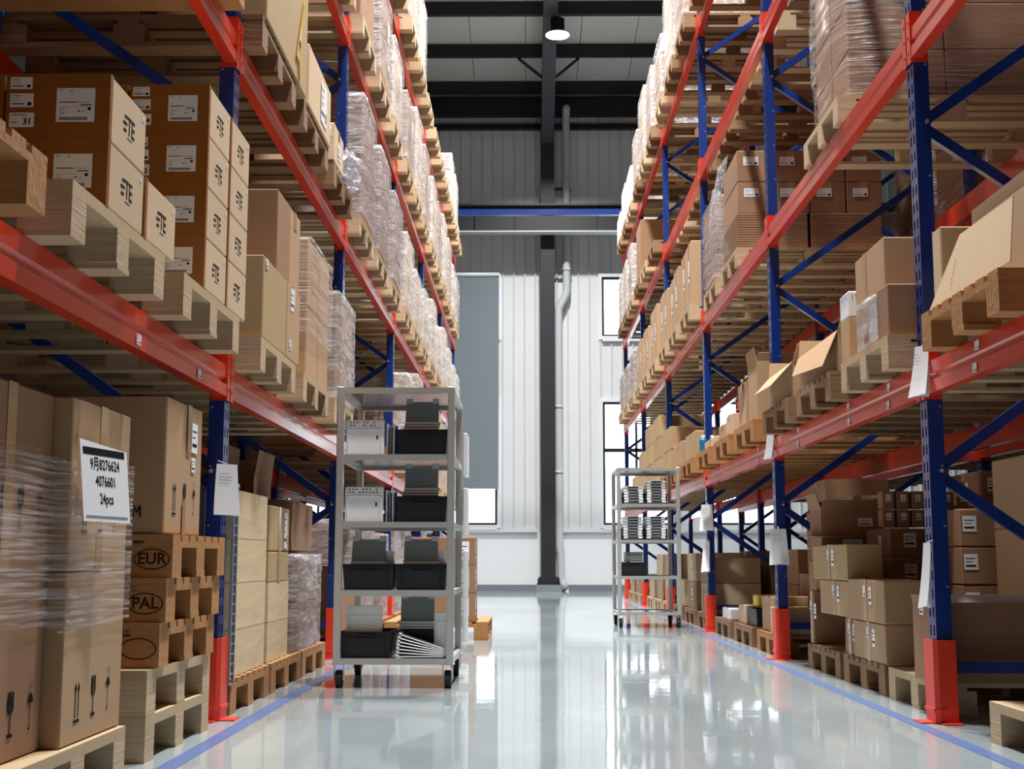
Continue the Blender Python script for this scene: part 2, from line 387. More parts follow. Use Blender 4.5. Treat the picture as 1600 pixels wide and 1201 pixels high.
# far column (I section), haunched rafter, concrete foot
def column():
    t = thing('steel_column', 'dark steel column standing against the far wall', 'column', (0.427, YW-0.36, 0)); t['kind'] = 'structure'
    m = MB(); m.box(-.15, .15, -.16, -.145, 0.02, 10.4).box(-.15, .15, .145, .16, 0.02, 10.4).box(-.006, .006, -.145, .145, 0.02, 10.4)
    m.build('column_shaft', 'dark_steel', t)
    m = MB(); m.box(-.27, .27, -.26, .3, 0, 0.14); m.build('concrete_foot', 'concrete_grey', t)
    m = MB(); m.box(-.24, .24, -.23, .25, 0.14, 0.165)
    for sx in (-1, 1):
        m.prism([(sx*.15, .165), (sx*.23, .165), (sx*.23, .25), (sx*.2, .3), (sx*.15, .31)], 'y', -.17, -.15)
    m.build('base_plate', 'dark_steel', t)
    r = MB()
    pts = [(YW-0.36-0.16, 9.63), (24.6, 10.72), (15, 11.2), (YB+.2, roofz(YB)-0.62)]
    for (ya, za), (yb, zb) in zip(pts[:-1], pts[1:]):
        ta, tb = roofz(ya)-0.29, roofz(yb)-0.29
        r.prism([(ya, za), (ya, za+.02), (yb, zb+.02), (yb, zb)][::-1], 'x', -.135+.427, .135+.427)
        r.prism([(ya, za+.02), (ya, ta), (yb, tb), (yb, zb+.02)][::-1], 'x', .42, .434)
        r.prism([(ya, ta-.02), (ya, ta), (yb, tb), (yb, tb-.02)][::-1], 'x', -.135+.427, .135+.427)
    o = r.build('roof_rafter', 'rafter_steel'); o['kind'] = 'structure'; tag(o, 'dark steel rafter running overhead from the far column toward the camera', 'beam')
    for sx in (-1, 1):
        b = MB().bar((.427+sx*.13, 25.75, 10.42), (.427+sx*.62, 25.9, roofz(25.9)-0.3), .05, .05).build('fly_brace', 'dark_steel'); b['kind'] = 'structure'
        tag(b, f'short dark steel brace from the rafter to the purlin, on its {"left" if sx<0 else "right"}', 'brace')
column()
def girder():
    t = thing('crane_girder', 'dark horizontal steel girder across the far wall behind the blue beam', 'beam', (0, 27.35, 7.56)); t['kind'] = 'structure'
    m = MB(); m.box(XL+.05, XR-.05, -.02, .0, .03, .58); m.box(XL+.05, XR-.05, -.14, .12, .58, .62); m.build('web', 'dark_steel', t)
    s_ = MB(); x = -8.0
    while x < 9: s_.box(x-.012, x+.012, -.07, -.02, .03, .58); x += 0.86
    s_.build('stiffener', 'dark_steel', t)
    MB().box(XL+.05, XR-.05, -.15, .13, 0.0, .03).build('lower_flange', 'pipe_grey', t)
girder()
# drain pipe
def pipe():
    m = MB(); r = 0.085
    def arc(pts): m.tube(pts, r, 16)
    X1, X2, Y = 0.84, 0.66, YW-0.16
    path = [(X1, YW-.45, 10.44), (X1, YW-.3, 10.43), (X1, Y-.04, 10.36), (X1, Y, 10.2), (X1, Y, 6.45), (X1-.02, Y, 6.34), (X2+.02, Y, 6.08), (X2, Y, 5.96), (X2, Y, 0.95), (X2+.03, Y-.01, 0.8), (X2+.03, Y-.01, .32), (X2+.07, Y-.04, .16), (X2+.13, Y-.1, .06)]
    arc(path)
    t = thing('drain_pipe', 'grey plastic drain pipe beside the far steel column', 'pipe', (0, 0, 0))
    m.build('pipe', 'pipe_grey', t, smooth=True)
    c = MB()
    for (x, z) in ((X1, 8.9), (X1, 8.0), (X1, 6.9), (X2, 3.9), (X2, 2.5)): c.cyl((x, Y, z-.03), (x, Y, z+.03), r+.009, n=16)
    c.build('pipe_collar', 'pipe_grey', t, smooth=True)
    for (x, z) in ((X1, 8.7), (X1, 6.88)):
        MB().box(.58, x-r+.01, Y-.02, Y+.02, z-.03, z+.03).box(x-r-.012, x+r+.012, Y-.02, Y+.1, z-.03, z+.03).build('pipe_bracket', 'dark_steel', t)
pipe()
# windows
def window(i, w_):
    x0, x1, z0, z1 = w_
    fr = MB(); t_ = .05; y0, y1 = YW+.06, YW+.12
    fr.box(x0, x0+t_, y0, y1, z0, z1).box(x1-t_, x1, y0, y1, z0, z1).box(x0+t_, x1-t_, y0, y1, z0, z0+t_).box(x0+t_, x1-t_, y0, y1, z1-t_, z1)
    if z1-z0 > 2: fr.box(x0+t_, x1-t_, y0, y1, z0+1.56, z0+1.64)
    fr.box((x0+x1)/2-.025, (x0+x1)/2+.025, y0, y1, z0+t_, z1-t_)
    o = struct(fr, f'window_{i}', 'frame_black')
    tr = MB(); q = .07
    tr.box(x0-q, x0, YW-.01, YW+.12, z0-q, z1+q).box(x1, x1+q, YW-.01, YW+.12, z0-q, z1+q).box(x0, x1, YW-.01, YW+.12, z1, z1+q).box(x0, x1, YW-.04, YW+.12, z0-q-.04, z0)
    tr.build('window_surround', 'frame_white', o)
    MB().box(x0+t_, x1-t_, YW+.088, YW+.094, z0+t_, z1-t_).build('glass_pane', 'window_glass', o)
for i, w_ in enumerate(WIN): window(i+1, w_)
def blind():
    t = thing('roller_blind', 'grey roller blind drawn over the left window of the far wall', 'blind', (-1.405, YW-.09, 2.15))
    MB().box(-.77, .77, -.003, .003, 0.02, 4.62).build('blind_fabric', 'blind_cloth', t)
    MB().cyl((-.78, 0, 4.66), (.78, 0, 4.66), .045).build('roller_tube', 'frame_white', t, smooth=True)
    MB().box(-.77, .77, -.012, .012, 0, .025).build('bottom_bar', 'grey_plastic', t)
    MB().cyl((.79, 0, 4.62), (.79, -.01, -.08), .006, n=6).build('pull_cord', 'white_plastic', t)
blind()
# high bay lamps
def lamp(i, p):
    lab = 'round white high bay lamp hanging from the rafter near the far wall' if i == 0 else f'high bay lamp overhead, {ORD[i]} one counted from the far wall'
    t = thing('high_bay_lamp', lab, 'lamp', p, 0, 'high bay lamps over the aisle')
    MB().cyl((0,0,.02), (0,0,.10), .225, .14, n=40).build('reflector', 'dark_steel', t, smooth=False)
    h = MB().cyl((0,0,.10), (0,0,.34), .105, n=28)
    for k in range(14):
        a = 2*PI*k/14; h.bar((math.cos(a)*.115, math.sin(a)*.115, .11), (math.cos(a)*.115, math.sin(a)*.115, .33), .012, .03, side=(math.cos(a), math.sin(a), 0))
    h.build('lamp_housing', 'black_plastic', t)
    MB().cyl((0,0,.012), (0,0,.02), .222, n=40).build('diffuser', 'lamp_glow', t)
    MB().cyl((0,0,.34), (0,0,.44 if i == 0 else .9), .012, n=8).build('suspension_rod', 'steel', t)
    ld = bpy.data.lights.new('lamp_light', 'AREA'); ld.shape = 'DISK'; ld.size = .43; ld.energy = LAMP_W; ld.color = (1.0, 0.985, 0.96); ld.spread = math.radians(136)
    lo = bpy.data.objects.new('lamp_light', ld); C.objects.link(lo); lo.parent = t; lo.location = (0, 0, 0.008)
for i, p in enumerate(LAMPS): lamp(i, p)

# ------------------------------------------------------------------ pallet racks
D = 3.4375; YP = {'L': 5.528, 'R': 5.501}; A = {'L': 1.292, 'R': 1.679}; SG = {'L': -1, 'R': 1}
PD = .065; PW = .10; RD = 1.15; RH = 6.70
TOP = [0, 1.48, 2.96, 4.45, 5.92]
ORD = ['nearest', 'second', 'third', 'fourth', 'fifth', 'sixth', 'seventh', 'eighth']
SIDE = {'L': 'left', 'R': 'right'}
def post_mesh(s):
    m = MB(); ys = [0, .020, .036, .064, .080, PW]; z = 0.0; zs = [0.0]
    pitch = .075
    n = int((RH-.06)/pitch)
    for c in range(5):
        y0, y1 = ys[c], ys[c+1]
        if c in (1, 3):
            z = 0
            for k in range(n):
                zz = .05 + k*pitch
                m.quad((0,y0,z),(0,y1,z),(0,y1,zz),(0,y0,zz)); z = zz+.042
            m.quad((0,y0,z),(0,y1,z),(0,y1,RH),(0,y0,RH))
        else: m.quad((0,y0,0),(0,y1,0),(0,y1,RH),(0,y0,RH))
    t = .0025
    m.box(0, s*PD, 0, t, 0, RH).box(0, s*PD, PW-t, PW, 0, RH)
    m.box(s*(PD-t), s*PD, t, .03, 0, RH).box(s*(PD-t), s*PD, PW-.03, PW-t, 0, RH)
    m.box(s*.0245, s*.026, t, PW-t, 0, RH)
    return m.mesh('post', 'blue_paint')
def make_frame(side, lab):
    s = SG[side]; t = thing('rack_upright_frame', lab, 'rack frame', (0,0,0), 0, f'upright frames of the {SIDE[side]} racks')
    f = put(post_mesh(s), 'post', t)
    r = put(post_mesh(-s), 'post', t, (s*RD, 0, 0))
    for k, x in (('f', s*PD/2), ('r', s*(RD-PD/2))):
        MB().box(x-.036, x+.036, -.015, PW+.015, 0, .006).build('base_plate', 'blue_paint', t)
    yc = PW/2; z = 1.05; hw = .045
    bolts = MB()
    def br(za, zb, name='brace'):
        MB().bar((s*.055, yc, za), (s*(RD-.055), yc, zb), .045, .035).build(name, 'blue_paint', t)
    br(.22, .22, 'horizontal_brace'); br(6.5, 6.5, 'horizontal_brace')
    br(.30, 1.02) if False else None
    nodes_f = [1.03, 2.54, 4.05, 5.56]; nodes_r = [.28, 1.79, 3.30, 4.81, 6.32]
    for i, zf in enumerate(nodes_f):
        br(zf-.02, nodes_r[i]); br(zf+.02, nodes_r[i+1])
        bolts.cyl((s*.048, -.008, zf), (s*.048, .0, zf), .009, n=10)
    for zz in [.3+.25*i for i in range(26)]: bolts.cyl((s*.052, -.002, zz), (s*.052, .0, zz), .0045, n=8)
    bolts.build('bolt', 'steel', t)
    return freeze(t)
FR = {}
for side in 'LR':
    for k in range(-1, 6):
        lab = f'blue upright frame of the {SIDE[side]} racks, ' + ('just behind the camera edge' if k == -1 else f'{ORD[k]} one seen from the camera')
        loc = (SG[side]*A[side], YP[side]+k*D, 0)
        if side not in FR: FR[side] = make_frame(side, lab); FR[side].location = loc
        else: dup(FR[side], loc, 0, lab)
# second racks back to back behind, added for depth and darkness in the gaps
for side in 'LR':
    for k in range(0, 5):
        dup(FR[side], (SG[side]*(A[side]+RD+.25), YP[side]+k*D, 0), 0, f'blue upright frame of the rack behind the {SIDE[side]} racks, {ORD[k]} one', f'upright frames behind the {SIDE[side]} racks')
# post guards
def make_guard(side, lab):
    s = SG[side]; t = thing('post_guard', lab, 'post guard', (0,0,0), 0, f'red post guards of the {SIDE[side]} racks')
    def sh(off, z0, z1, m):
        o = [( s*(.068), -.030-off), (s*(-.006), -.030-off), (s*(-.022-off), -.015), (s*(-.022-off), .11)]
        i_ = [(s*.068, -.024), (s*(-.004), -.024), (s*-.016, -.012), (s*-.016, .11)]
        for q in range(3): 
            m.prism([o[q], o[q+1], i_[q+1], i_[q]], 'z', z0, z1)
    m = MB(); sh(0, .005, .335, m); m.build('guard_plate', 'guard_red', t)
    m = MB(); sh(.006, .045, .06, m); m.build('weld_bead', 'guard_red', t)
    m = MB(); m.box(s*.072, s*-.01, -.085, -.024, 0, .006).box(s*-.018, s*-.085, -.02, .09, 0, .006); m.build('foot_plate', 'guard_red', t)
    return freeze(t)
for side in 'LR':
    pr = None
    for k in range(0, 6):
        lab = f'red post guard at the foot of the {ORD[k]} upright of the {SIDE[side]} racks'
        loc = (SG[side]*A[side], YP[side]+k*D, 0)
        if pr is None: pr = make_guard(side, lab); pr.location = loc
        else: dup(pr, loc, 0, lab)
# beams
def make_beam(side, lab, rear=False):
    s = SG[side]*(-1 if rear else 1); L = D-PW
    t = thing('shelf_beam', lab, 'shelf beam', (0,0,0), 0, f'red shelf beams of the {SIDE[side]} racks')
    prof = [(-.006, .135), (-.006, .082), (.004, .072), (.004, .060), (-.010, .050), (-.010, .0), (.040, .0), (.040, .135)]
    prof = [(s*x, z) for x, z in prof]
    MB().prism(prof if s < 0 else prof[::-1], 'y', PW+.006, D-.006).build('beam_rail', 'red_paint', t)
    for (ya, yb, yf0, yf1) in ((PW+.0005, PW+.006, PW-.042, PW), (D-.006, D-.0005, D-.0005, D+.042)):
        m = MB(); m.box(-s*.012, s*.062, ya, yb, -.015-.14+.14, .215).box(-s*.012, -s*.006, yf0, yf1, -.015, .215)
        m.box(-s*.006, s*.0, yf0 if yf0 < ya else yf0, yf1, .02, .03)
        for zz in (.03, .10, .17): m.cyl((-s*.016, (yf0+yf1)/2, zz), (-s*.012, (yf0+yf1)/2, zz), .007, n=8)
        m.build('beam_connector', 'red_paint', t)
    return freeze(t)
NL = {1: 'first shelf', 2: 'second shelf', 3: 'third shelf', 4: 'top shelf'}
BP = {}
for side in 'LR':
    for rear in (False, True):
        for k in range(-1, 5):
            for lv in range(1, 5):
                lab = f'red {"rear" if rear else "front"} beam of the {NL[lv]}, {ORD[k+1]} bay, {SIDE[side]} racks'
                loc = (SG[side]*(A[side]+(RD if rear else 0)), YP[side]+k*D, TOP[lv]-.135)
                key = (side, rear)
                if key not in BP: BP[key] = make_beam(side, lab, rear); BP[key].location = loc
                else: dup(BP[key], loc, 0, lab)
    for k in range(0, 4):
        for lv in (1, 2, 3):
            dup(BP[(side, False)], (SG[side]*(A[side]+RD+.25), YP[side]+k*D, TOP[lv]-.135), 0, f'red beam of the rack behind, {NL[lv]}, {ORD[k+1]} bay, {SIDE[side]} side', f'red beams behind the {SIDE[side]} racks')
# small stickers on nearest beams belong to those beams
def sticker_on(side, k, lv, ys):
    for o in list(bpy.data.objects):
        if o.get('label') == f'red front beam of the {NL[lv]}, {ORD[k+1]} bay, {SIDE[side]} racks':
            for i, (y, z) in enumerate(ys):
                st = put(label_mesh(.05, .036, 1), 'beam_sticker', o, (-SG[side]*.013 if z < .055 else -SG[side]*.008, y, z), FACE['+X' if side == 'L' else '-X'])
                st['label'] = 'small white code sticker'
sticker_on('L', -1, 1, [(2.15, .03), (2.95, .03)])
sticker_on('R', -1, 1, [(2.8, .026), (2.78, .108)])
sticker_on('R', 0, 1, [(.55, .026), (.55, .108), (1.3, .026), (1.32, .108), (2.6, .026), (2.6, .108)])
sticker_on('R', 1, 1, [(.6, .026), (.6, .108), (2.4, .108)])
# tie beam across the aisle on the last frames
def tie():
    y = YP['R']+5*D
    t = thing('tie_beam', 'blue tie beam bridging the aisle between the last uprights', 'beam', (0, y, 6.72))
    MB().box(-A['L']-.06, A['R']+.06, .0, .08, .0, .11).build('beam_rail', 'blue_paint', t)
    MB().box(-A['L']-.02, A['R']+.02, -.03, .0, .0, .022).build('lower_flange', 'blue_paint', t)
    for x in (-A['L']-.03, A['R']+.03):
        MB().box(x-.05, x+.05, -.01, .11, -.02, .0).build('mounting_plate', 'blue_paint', t)
tie()

# ------------------------------------------------------------------ pallets
PALLET = {}
def pallet_parts(kind, W=.86, Dp=1.22, simple=False):
    """pallet with its aisle edge at local x=0 running into +x, along y 0..W; parts in local space"""
    deck = MB(); blk = []; bot = []
    H = .148
    if kind == 'ply':
        deck.box(0, Dp, 0, W, H-.007, H)
        ns = 8; sw = .075; g = (W-ns*sw)/(ns-1)
        deck.box(0, .012, 0, W, H-.02, H-.007)
        for i in range(ns): deck.box(.012, Dp, i*(sw+g), i*(sw+g)+sw, H-.02, H-.007)
        deck.box(0.0, .10, 0, W, H-.034, H-.02).box(Dp/2-.06, Dp/2+.06, 0, W, H-.034, H-.02).box(Dp-.10, Dp, 0, W, H-.034, H-.02)
        hb, wb, t0 = H-.034, .11, .016
        wood, wf = 'ply_wood', 'ply_face'
    else:
        ws = [.10, .085, .085, .10, .085, .085, .10]; g = (W-sum(ws))/(len(ws)-1); y = 0
        for w_ in ws: deck.box(0, Dp, y, y+w_, H-.022, H); y += w_+g
        for x in (0.0, Dp/2-.05, Dp-.10): deck.box(x, x+.10, 0.001, W-.001, H-.044, H-.022)
        hb, wb, t0 = H-.044, .12, .022
        wood = wf = 'eur_wood' if kind == 'eur' else 'old_wood'
    for x in (0.0, Dp/2-.07, Dp-.14):
        for y in (0, W/2-wb/2, W-wb): blk.append((x+.0, x+.14 if x < Dp-.2 else Dp, y, y+wb, t0, hb))
    for y in (0, W/2-wb/2-.01, W-wb): bot.append((0, Dp, y, min(W, y+wb), 0, t0))
    return deck, blk, bot, wood, wf
def make_pallet(kind, label, detailed, W=.86):
    key = (kind, detailed, W)
    names = {'ply': 'plywood_pallet', 'eur': 'wooden_pallet', 'old': 'wooden_pallet'}
    if key in PALLET: return PALLET[key], False
    deck, blk, bot, wood, wf = pallet_parts(kind, W)
    if detailed:
        t = thing(names[kind], label, 'pallet')
        deck.build('deck', wf, t)
        for b in blk: MB().box(*b).build('block', wood, t)
        for b in bot: MB().box(*b).build('bottom_board', wf, t)
    else:
        for b in blk+bot: deck.box(*b)
        t = tag(deck.build(names[kind], wf), label, 'pallet')
    freeze(t); PALLET[key] = t
    return t, True
def pallet(side, kind, y, z, label, a=None, detailed=True, W=.86, group=None, rz=0):
    a = (1.17 if side == 'L' else 1.56) if a is None else a
    p, new = make_pallet(kind, label, detailed, W)
    # local +x runs into the rack; on the left side turn the pallet by 180 degrees
    loc = (a, y, z) if side == 'R' else (-a, y+W, z)
    r = (0 if side == 'R' else PI)+rz
    if new: p.location = loc; p.rotation_euler = (0,0,r); o = p
    else: o = dup(p, loc, r, label)
    o['group'] = group or 'loaded pallets on the racks'
    return o

# ------------------------------------------------------------------ cartons and loads
def carton(side, a0, a1, y0, y1, z0, z1, label, mt='card_tan', tape='mid', lab=None, icons=None, text=None, name='cardboard_box', group=None, rz=0.0, cat='box', jit=.0015):
    """closed carton; a0..a1 is distance from the aisle centre, so a0 is the aisle face"""
    s = SG[side]; x0, x1 = sorted((s*a0, s*a1)); w_, d_, h_ = x1-x0, y1-y0, z1-z0
    t = thing(name, label, cat, ((x0+x1)/2, (y0+y1)/2, z0), rz, group)
    m = MB().cbox(-w_/2, w_/2, -d_/2, d_/2, 0, h_, .005)
    m.v = [(v[0]+random.uniform(-jit, jit), v[1]+random.uniform(-jit, jit), v[2]+(random.uniform(-jit, jit) if v[2] > h_/2 else 0)) for v in m.v]
    m.build('carton_body', mt, t)
    af = '+X' if side == 'L' else '-X'; dims = (w_+2*jit, d_+2*jit)
    if tape:
        tm = MB(); e = .0006+jit; q = .03
        if tape == 'mid':        # along x over the top, down the aisle face and the rear face
            tm.box(-w_/2-e, w_/2+e, -q, q, h_+.001, h_+e); tm.box(-w_/2-e, -w_/2-e+.001, -q, q, h_*.78, h_+e); tm.box(w_/2+e-.001, w_/2+e, -q, q, h_*.78, h_+e)
        elif tape == 'near':     # along y over the top, down the near face
            tm.box(-q, q, -d_/2-e, d_/2+e, h_+.001, h_+e); tm.box(-q, q, -d_/2-e, -d_/2-e+.001, h_*.75, h_+e)
        elif tape == 'cross':
            tm.box(-w_/2-e, w_/2+e, -q, q, h_+.001, h_+e); tm.box(-w_/2-e, -w_/2-e+.001, -q, q, 0, h_+e); tm.box(w_/2+e-.001, w_/2+e, -q, q, 0, h_+e)
        elif tape == 'wide':
            q = .06; tm.box(-w_/2-e, w_/2+e, d_*.1, d_*.1+q, h_+.001, h_+e); tm.box(-w_/2-e, -w_/2-e+.001, d_*.1, d_*.1+q, h_*.5, h_+e); tm.box(w_/2+e-.001, w_/2+e, d_*.1, d_*.1+q, h_*.5, h_+e)
            MB().box(-q, q, -d_/2-e, -d_/2-e+.001, h_*.6, h_+e).build('packing_tape', 'clear_tape', t)
        tm.build('packing_tape', 'clear_tape', t)
    for L_ in (lab or []):
        face, u, z, lw, lh, st = L_
        decal(label_mesh(lw, lh, st), 'shipping_label', t, af if face == 'a' else '-Y', dims, u, z, .0012)
    for I in (icons or []):
        face, u, z, sc = I; decal(icons_mesh(sc), 'handling_marks', t, af if face == 'a' else '-Y', dims, u, z, .0010)
    for X_ in (text or []):
        face, u, z, body, size, tm_ = X_; decal(textm(body, size, tm_), 'printed_text', t, af if face == 'a' else '-Y', dims, u, z, .0010)
    return t
def open_carton(side, a0, a1, y0, y1, z0, z1, label, mt='card_tan', flap_l=.25, group=None, text=None, lab=None, angs=(2.3, 1.9, .5, .6), rz=0, taper=1.0):
    s = SG[side]; x0, x1 = sorted((s*a0, s*a1)); w_, d_, h_ = x1-x0, y1-y0, z1-z0
    t = thing('open_cardboard_box', label, 'box', ((x0+x1)/2, (y0+y1)/2, z0), rz, group); e = .005
    m = MB(); m.box(-w_/2, w_/2, -d_/2, d_/2, 0, e).box(-w_/2, -w_/2+e, -d_/2, d_/2, e, h_).box(w_/2-e, w_/2, -d_/2, d_/2, e, h_).box(-w_/2+e, w_/2-e, -d_/2, -d_/2+e, e, h_).box(-w_/2+e, w_/2-e, d_/2-e, d_/2, e, h_)
    m.build('carton_body', mt, t)
    def fl(p, d, up, ang, ln, width, taper=1.0):
        p, d = Vector(p), Vector(d); q = p + (d*math.sin(ang) + Vector((0,0,1))*math.cos(ang))*ln
        c = Vector((0,0,1)).cross(d); n = (q-p).normalized().cross(c).normalized()*.004
        q2 = p + (q-p)*taper; far = 1 if c.y > 0 else -1
        a_, b_, c_, e_ = p-c*width/2, p+c*width/2, (q2 if far > 0 else q)+c*width*.47, (q if far > 0 else q2)-c*width*.47
        MB().add([a_, b_, c_, e_, a_+n, b_+n, c_+n, e_+n], [(0,1,2,3),(7,6,5,4),(0,4,5,1),(1,5,6,2),(2,6,7,3),(3,7,4,0)]).build('carton_flap', mt, t)
    fl((-s*w_/2, 0, h_), (-s, 0, 0), 1, angs[0], flap_l, d_, taper)     # aisle flap hangs out
    fl((s*w_/2, 0, h_), (s, 0, 0), 1, angs[2], flap_l*.8, d_)
    fl((0, -d_/2, h_), (0, -1, 0), 1, angs[1], flap_l*.6, w_)
    fl((0, d_/2, h_), (0, 1, 0), 1, angs[3], flap_l*.6, w_)
    af = '+X' if side == 'L' else '-X'
    for face, u, z, body, size, tm_ in (text or []): decal(textm(body, size, tm_), 'printed_text', t, af if face == 'a' else '-Y', (w_, d_), u, z, .002)
    for face, u, z, lw, lh, st in (lab or []): decal(label_mesh(lw, lh, st), 'shipping_label', t, af if face == 'a' else '-Y', (w_, d_), u, z, .002)
    return t
def film_shell(w_, d_, h_, z0, name, mt, parent, off=.012, amp=.012, n=9, top=False, bulge=0):
    m = MB(); W, Dd = w_+2*off, d_+2*off; nz = max(3, int(h_/.09))
    n = 5; nz = max(6, int(h_/.038))
    per = [(-W/2+W*i/n, -Dd/2) for i in range(n)] + [(W/2, -Dd/2+Dd*i/n) for i in range(n)] + [(W/2-W*i/n, Dd/2) for i in range(n)] + [(-W/2, Dd/2-Dd*i/n) for i in range(n)]
    vs = []; N = len(per); ph = [random.uniform(0, 6.3) for _ in range(nz+1)]
    for k in range(nz+1):
        for i, (x, y) in enumerate(per):
            z = z0 + h_*k/nz + (random.uniform(-.012, .012) if 0 < k < nz else 0)
            corner = i % n == 0
            a = amp*(.5+.5*math.sin(ph[k]+i*.35))*(0.25 if corner else 1) + random.uniform(0, amp*.35) + bulge*math.sin(PI*k/nz)*(0 if corner else 1)
            nx = 1 if abs(x) > W/2-1e-4 else 0; ny = 1 if abs(y) > Dd/2-1e-4 else 0
            vs.append((x+nx*a*(1 if x > 0 else -1), y+ny*a*(1 if y > 0 else -1), z))
    fs = []
    for k in range(nz):
        for i in range(N): fs.append((k*N+i, k*N+(i+1) % N, (k+1)*N+(i+1) % N, (k+1)*N+i))
    if top: fs.append(tuple(range(nz*N, nz*N+N)))
    m.add(vs, fs)
    return m.build(name, mt, parent, smooth=True)
def wrapped(side, a0, a1, y0, y1, z0, z1, label, cols=2, rows=3, mt='card_tan', fm='film_clear', lab=None, group='film wrapped loads on the racks', dep=2, bulge=0, f0=0, text=None, top=True):
    s = SG[side]; x0, x1 = sorted((s*a0, s*a1)); w_, d_, h_ = x1-x0, y1-y0, z1-z0
    t = thing('wrapped_load', label, 'wrapped load', ((x0+x1)/2, (y0+y1)/2, z0), 0, group)
    m = MB()
    for i in range(dep):
        for j in range(cols):
            for k in range(rows):
                g = .003; X0, Y0, Z0 = -w_/2+w_*i/dep, -d_/2+d_*j/cols, h_*k/rows
                m.cbox(X0+g, X0+w_/dep-g, Y0+g+random.uniform(0, .012), Y0+d_/cols-g, Z0+(g if k else 0), Z0+h_/rows, .006)
    m.build('carton_stack', mt, t)
    film_shell(w_, d_, h_*(1-f0)-.004, h_*f0+.004, 'stretch_film', fm, t, bulge=bulge, top=top)
    af = '+X' if side == 'L' else '-X'; 
    for face, u, z, lw, lh, st in (lab or []): decal(label_mesh(lw, lh, st), 'shipping_label', t, af if face == 'a' else '-Y', (w_, d_), u, z, .03)
    return t
BAY = lambda k: f'{ORD[k+1]} bay'
SLOT = ['nearer', 'middle', 'farther']
def ys(side, k, i): return YP[side] + k*D + .13 + 1.1*i
def plab(kind, side, k, lv, i, what='pallet'):
    kk = {'ply': 'pale plywood', 'eur': 'brown slatted wooden', 'old': 'weathered wooden'}[kind]
    lvn = 'on the floor' if lv == 0 else f'on the {NL[lv]}'
    return f'{kk} {what}, {SLOT[i]} place, {lvn}, {BAY(k)}, {SIDE[side]} racks'
def slot_pallet(side, k, lv, i, kind='ply', a=None, det=True, dy=0):
    if lv == 0 and a is None: a = 1.25 if side == 'L' else 1.74
    return pallet(side, kind, ys(side, k, i)+dy, TOP[lv]+(.001 if lv else .0), plab(kind, side, k, lv, i), a=a, detailed=det,
                  group=f'pallets on the {"floor" if lv == 0 else NL[lv]} of the {SIDE[side]} racks')
PH = .149
ORN = ['lowest', 'second lowest', 'third lowest', 'fourth lowest', 'fifth', 'sixth', 'seventh', 'topmost']
def where(side, k, lv, i):
    return f'{SLOT[i]} place, {"floor" if lv == 0 else NL[lv]}, {BAY(k)}, {SIDE[side]} racks'

# ================================================================== LEFT, floor level
# front pallet with two columns of big film-wrapped cartons
pallet('L', 'ply', 3.30, 0, 'pale plywood pallet closest to the camera under the film wrapped cartons, left side', a=1.25, group='pallets on the floor of the left racks')
z0 = PH
for nm, a0, y0, y1 in (('closest', 1.32, 3.02, 3.615), ('second closest', 1.27, 3.63, 4.155)):
    for tier, (za, zb) in enumerate(((z0, .625), (.627, 1.11))):
        ic = [('a', 0.085 if nm == 'closest' else .0, .115 if tier == 0 else .165, 1.0)]
        carton('L', a0, a0+.56, y0, y1, za, zb, f'large brown carton with handling marks, {"lower" if tier == 0 else "upper"} one of the {nm} column, front left pallet', 'card_tan' if nm != 'closest' else 'card_brown', tape='cross' if tier else None, icons=ic, group='large cartons on the front left pallet')
def band():
    t = thing('stretch_film_band', 'clear stretch film wound around the middle of the big cartons, front left pallet', 'stretch film', (0, 0, .47))
    m = MB(); prof = [(-1.308, 3.00), (-1.308, 3.60), (-1.258, 3.622), (-1.258, 4.17), (-1.90, 4.17), (-1.90, 3.00)]
    pts = []
    for a, b in zip(prof, prof[1:]+prof[:1]):
        n = 10
        for i in range(n): pts.append((a[0]+(b[0]-a[0])*i/n, a[1]+(b[1]-a[1])*i/n))
    N = len(pts); nz = 44; vs = []; PHK = [random.uniform(0, 6.3) for _ in range(nz+1)]
    for k in range(nz+1):
        for i, (x, y) in enumerate(pts):
            r = .0028*(.5+.5*math.sin(PHK[k]+i*.4))+random.uniform(0, .001); vs.append((x+r, y+random.uniform(-.001, .001), .47*k/nz+random.uniform(-.003, .003)+.012*math.sin(i*.25)))
    m.add(vs, [(k*N+i, k*N+(i+1) % N, (k+1)*N+(i+1) % N, (k+1)*N+i) for k in range(nz) for i in range(N)])
    m.build('film_band', 'film_clear', t, smooth=True)
band()
def notice():
    t = thing('paper_notice', 'white paper notice with a dark header and handwritten style numbers on the film wrapped cartons', 'paper sheet', (-1.208, 3.775, .765), 0)
    t.rotation_euler = (-.10, 0, math.radians(80))
    w_, h_ = .275, .222; m = MB(); n = 10; vs = []
    for j in range(n+1):
        for i in range(n+1):
            u, v = i/n-.5, j/n; vs.append((u*w_, 0.0, v*h_ - .02*u*v))
    q = [(j*(n+1)+i, j*(n+1)+i+1, (j+1)*(n+1)+i+1, (j+1)*(n+1)+i) for j in range(n) for i in range(n)]
    m.add(vs, q); m.add([(v[0], v[1]+.001, v[2]) for v in vs], [f[::-1] for f in q])
    m.build('sheet', 'paper', t, smooth=True)
    MB().box(-.124, .120, -.0006, -.0001, .190, .211).build('header_bar', 'print_ink', t)
    MB().box(-.122, .122, -.0006, -.0001, .010, .017).build('footer_bar', 'label_grey', t)
    for body, size, z in (('9月8276624', .042, .163), ('4076601', .042, .115), ('24pcs', .042, .065)):
        o = put(text_mesh(body, size, 'print_ink', .0008), 'printed_text', t, (0, -.0007, z)); o.scale = (.82, 1, 1)
notice()
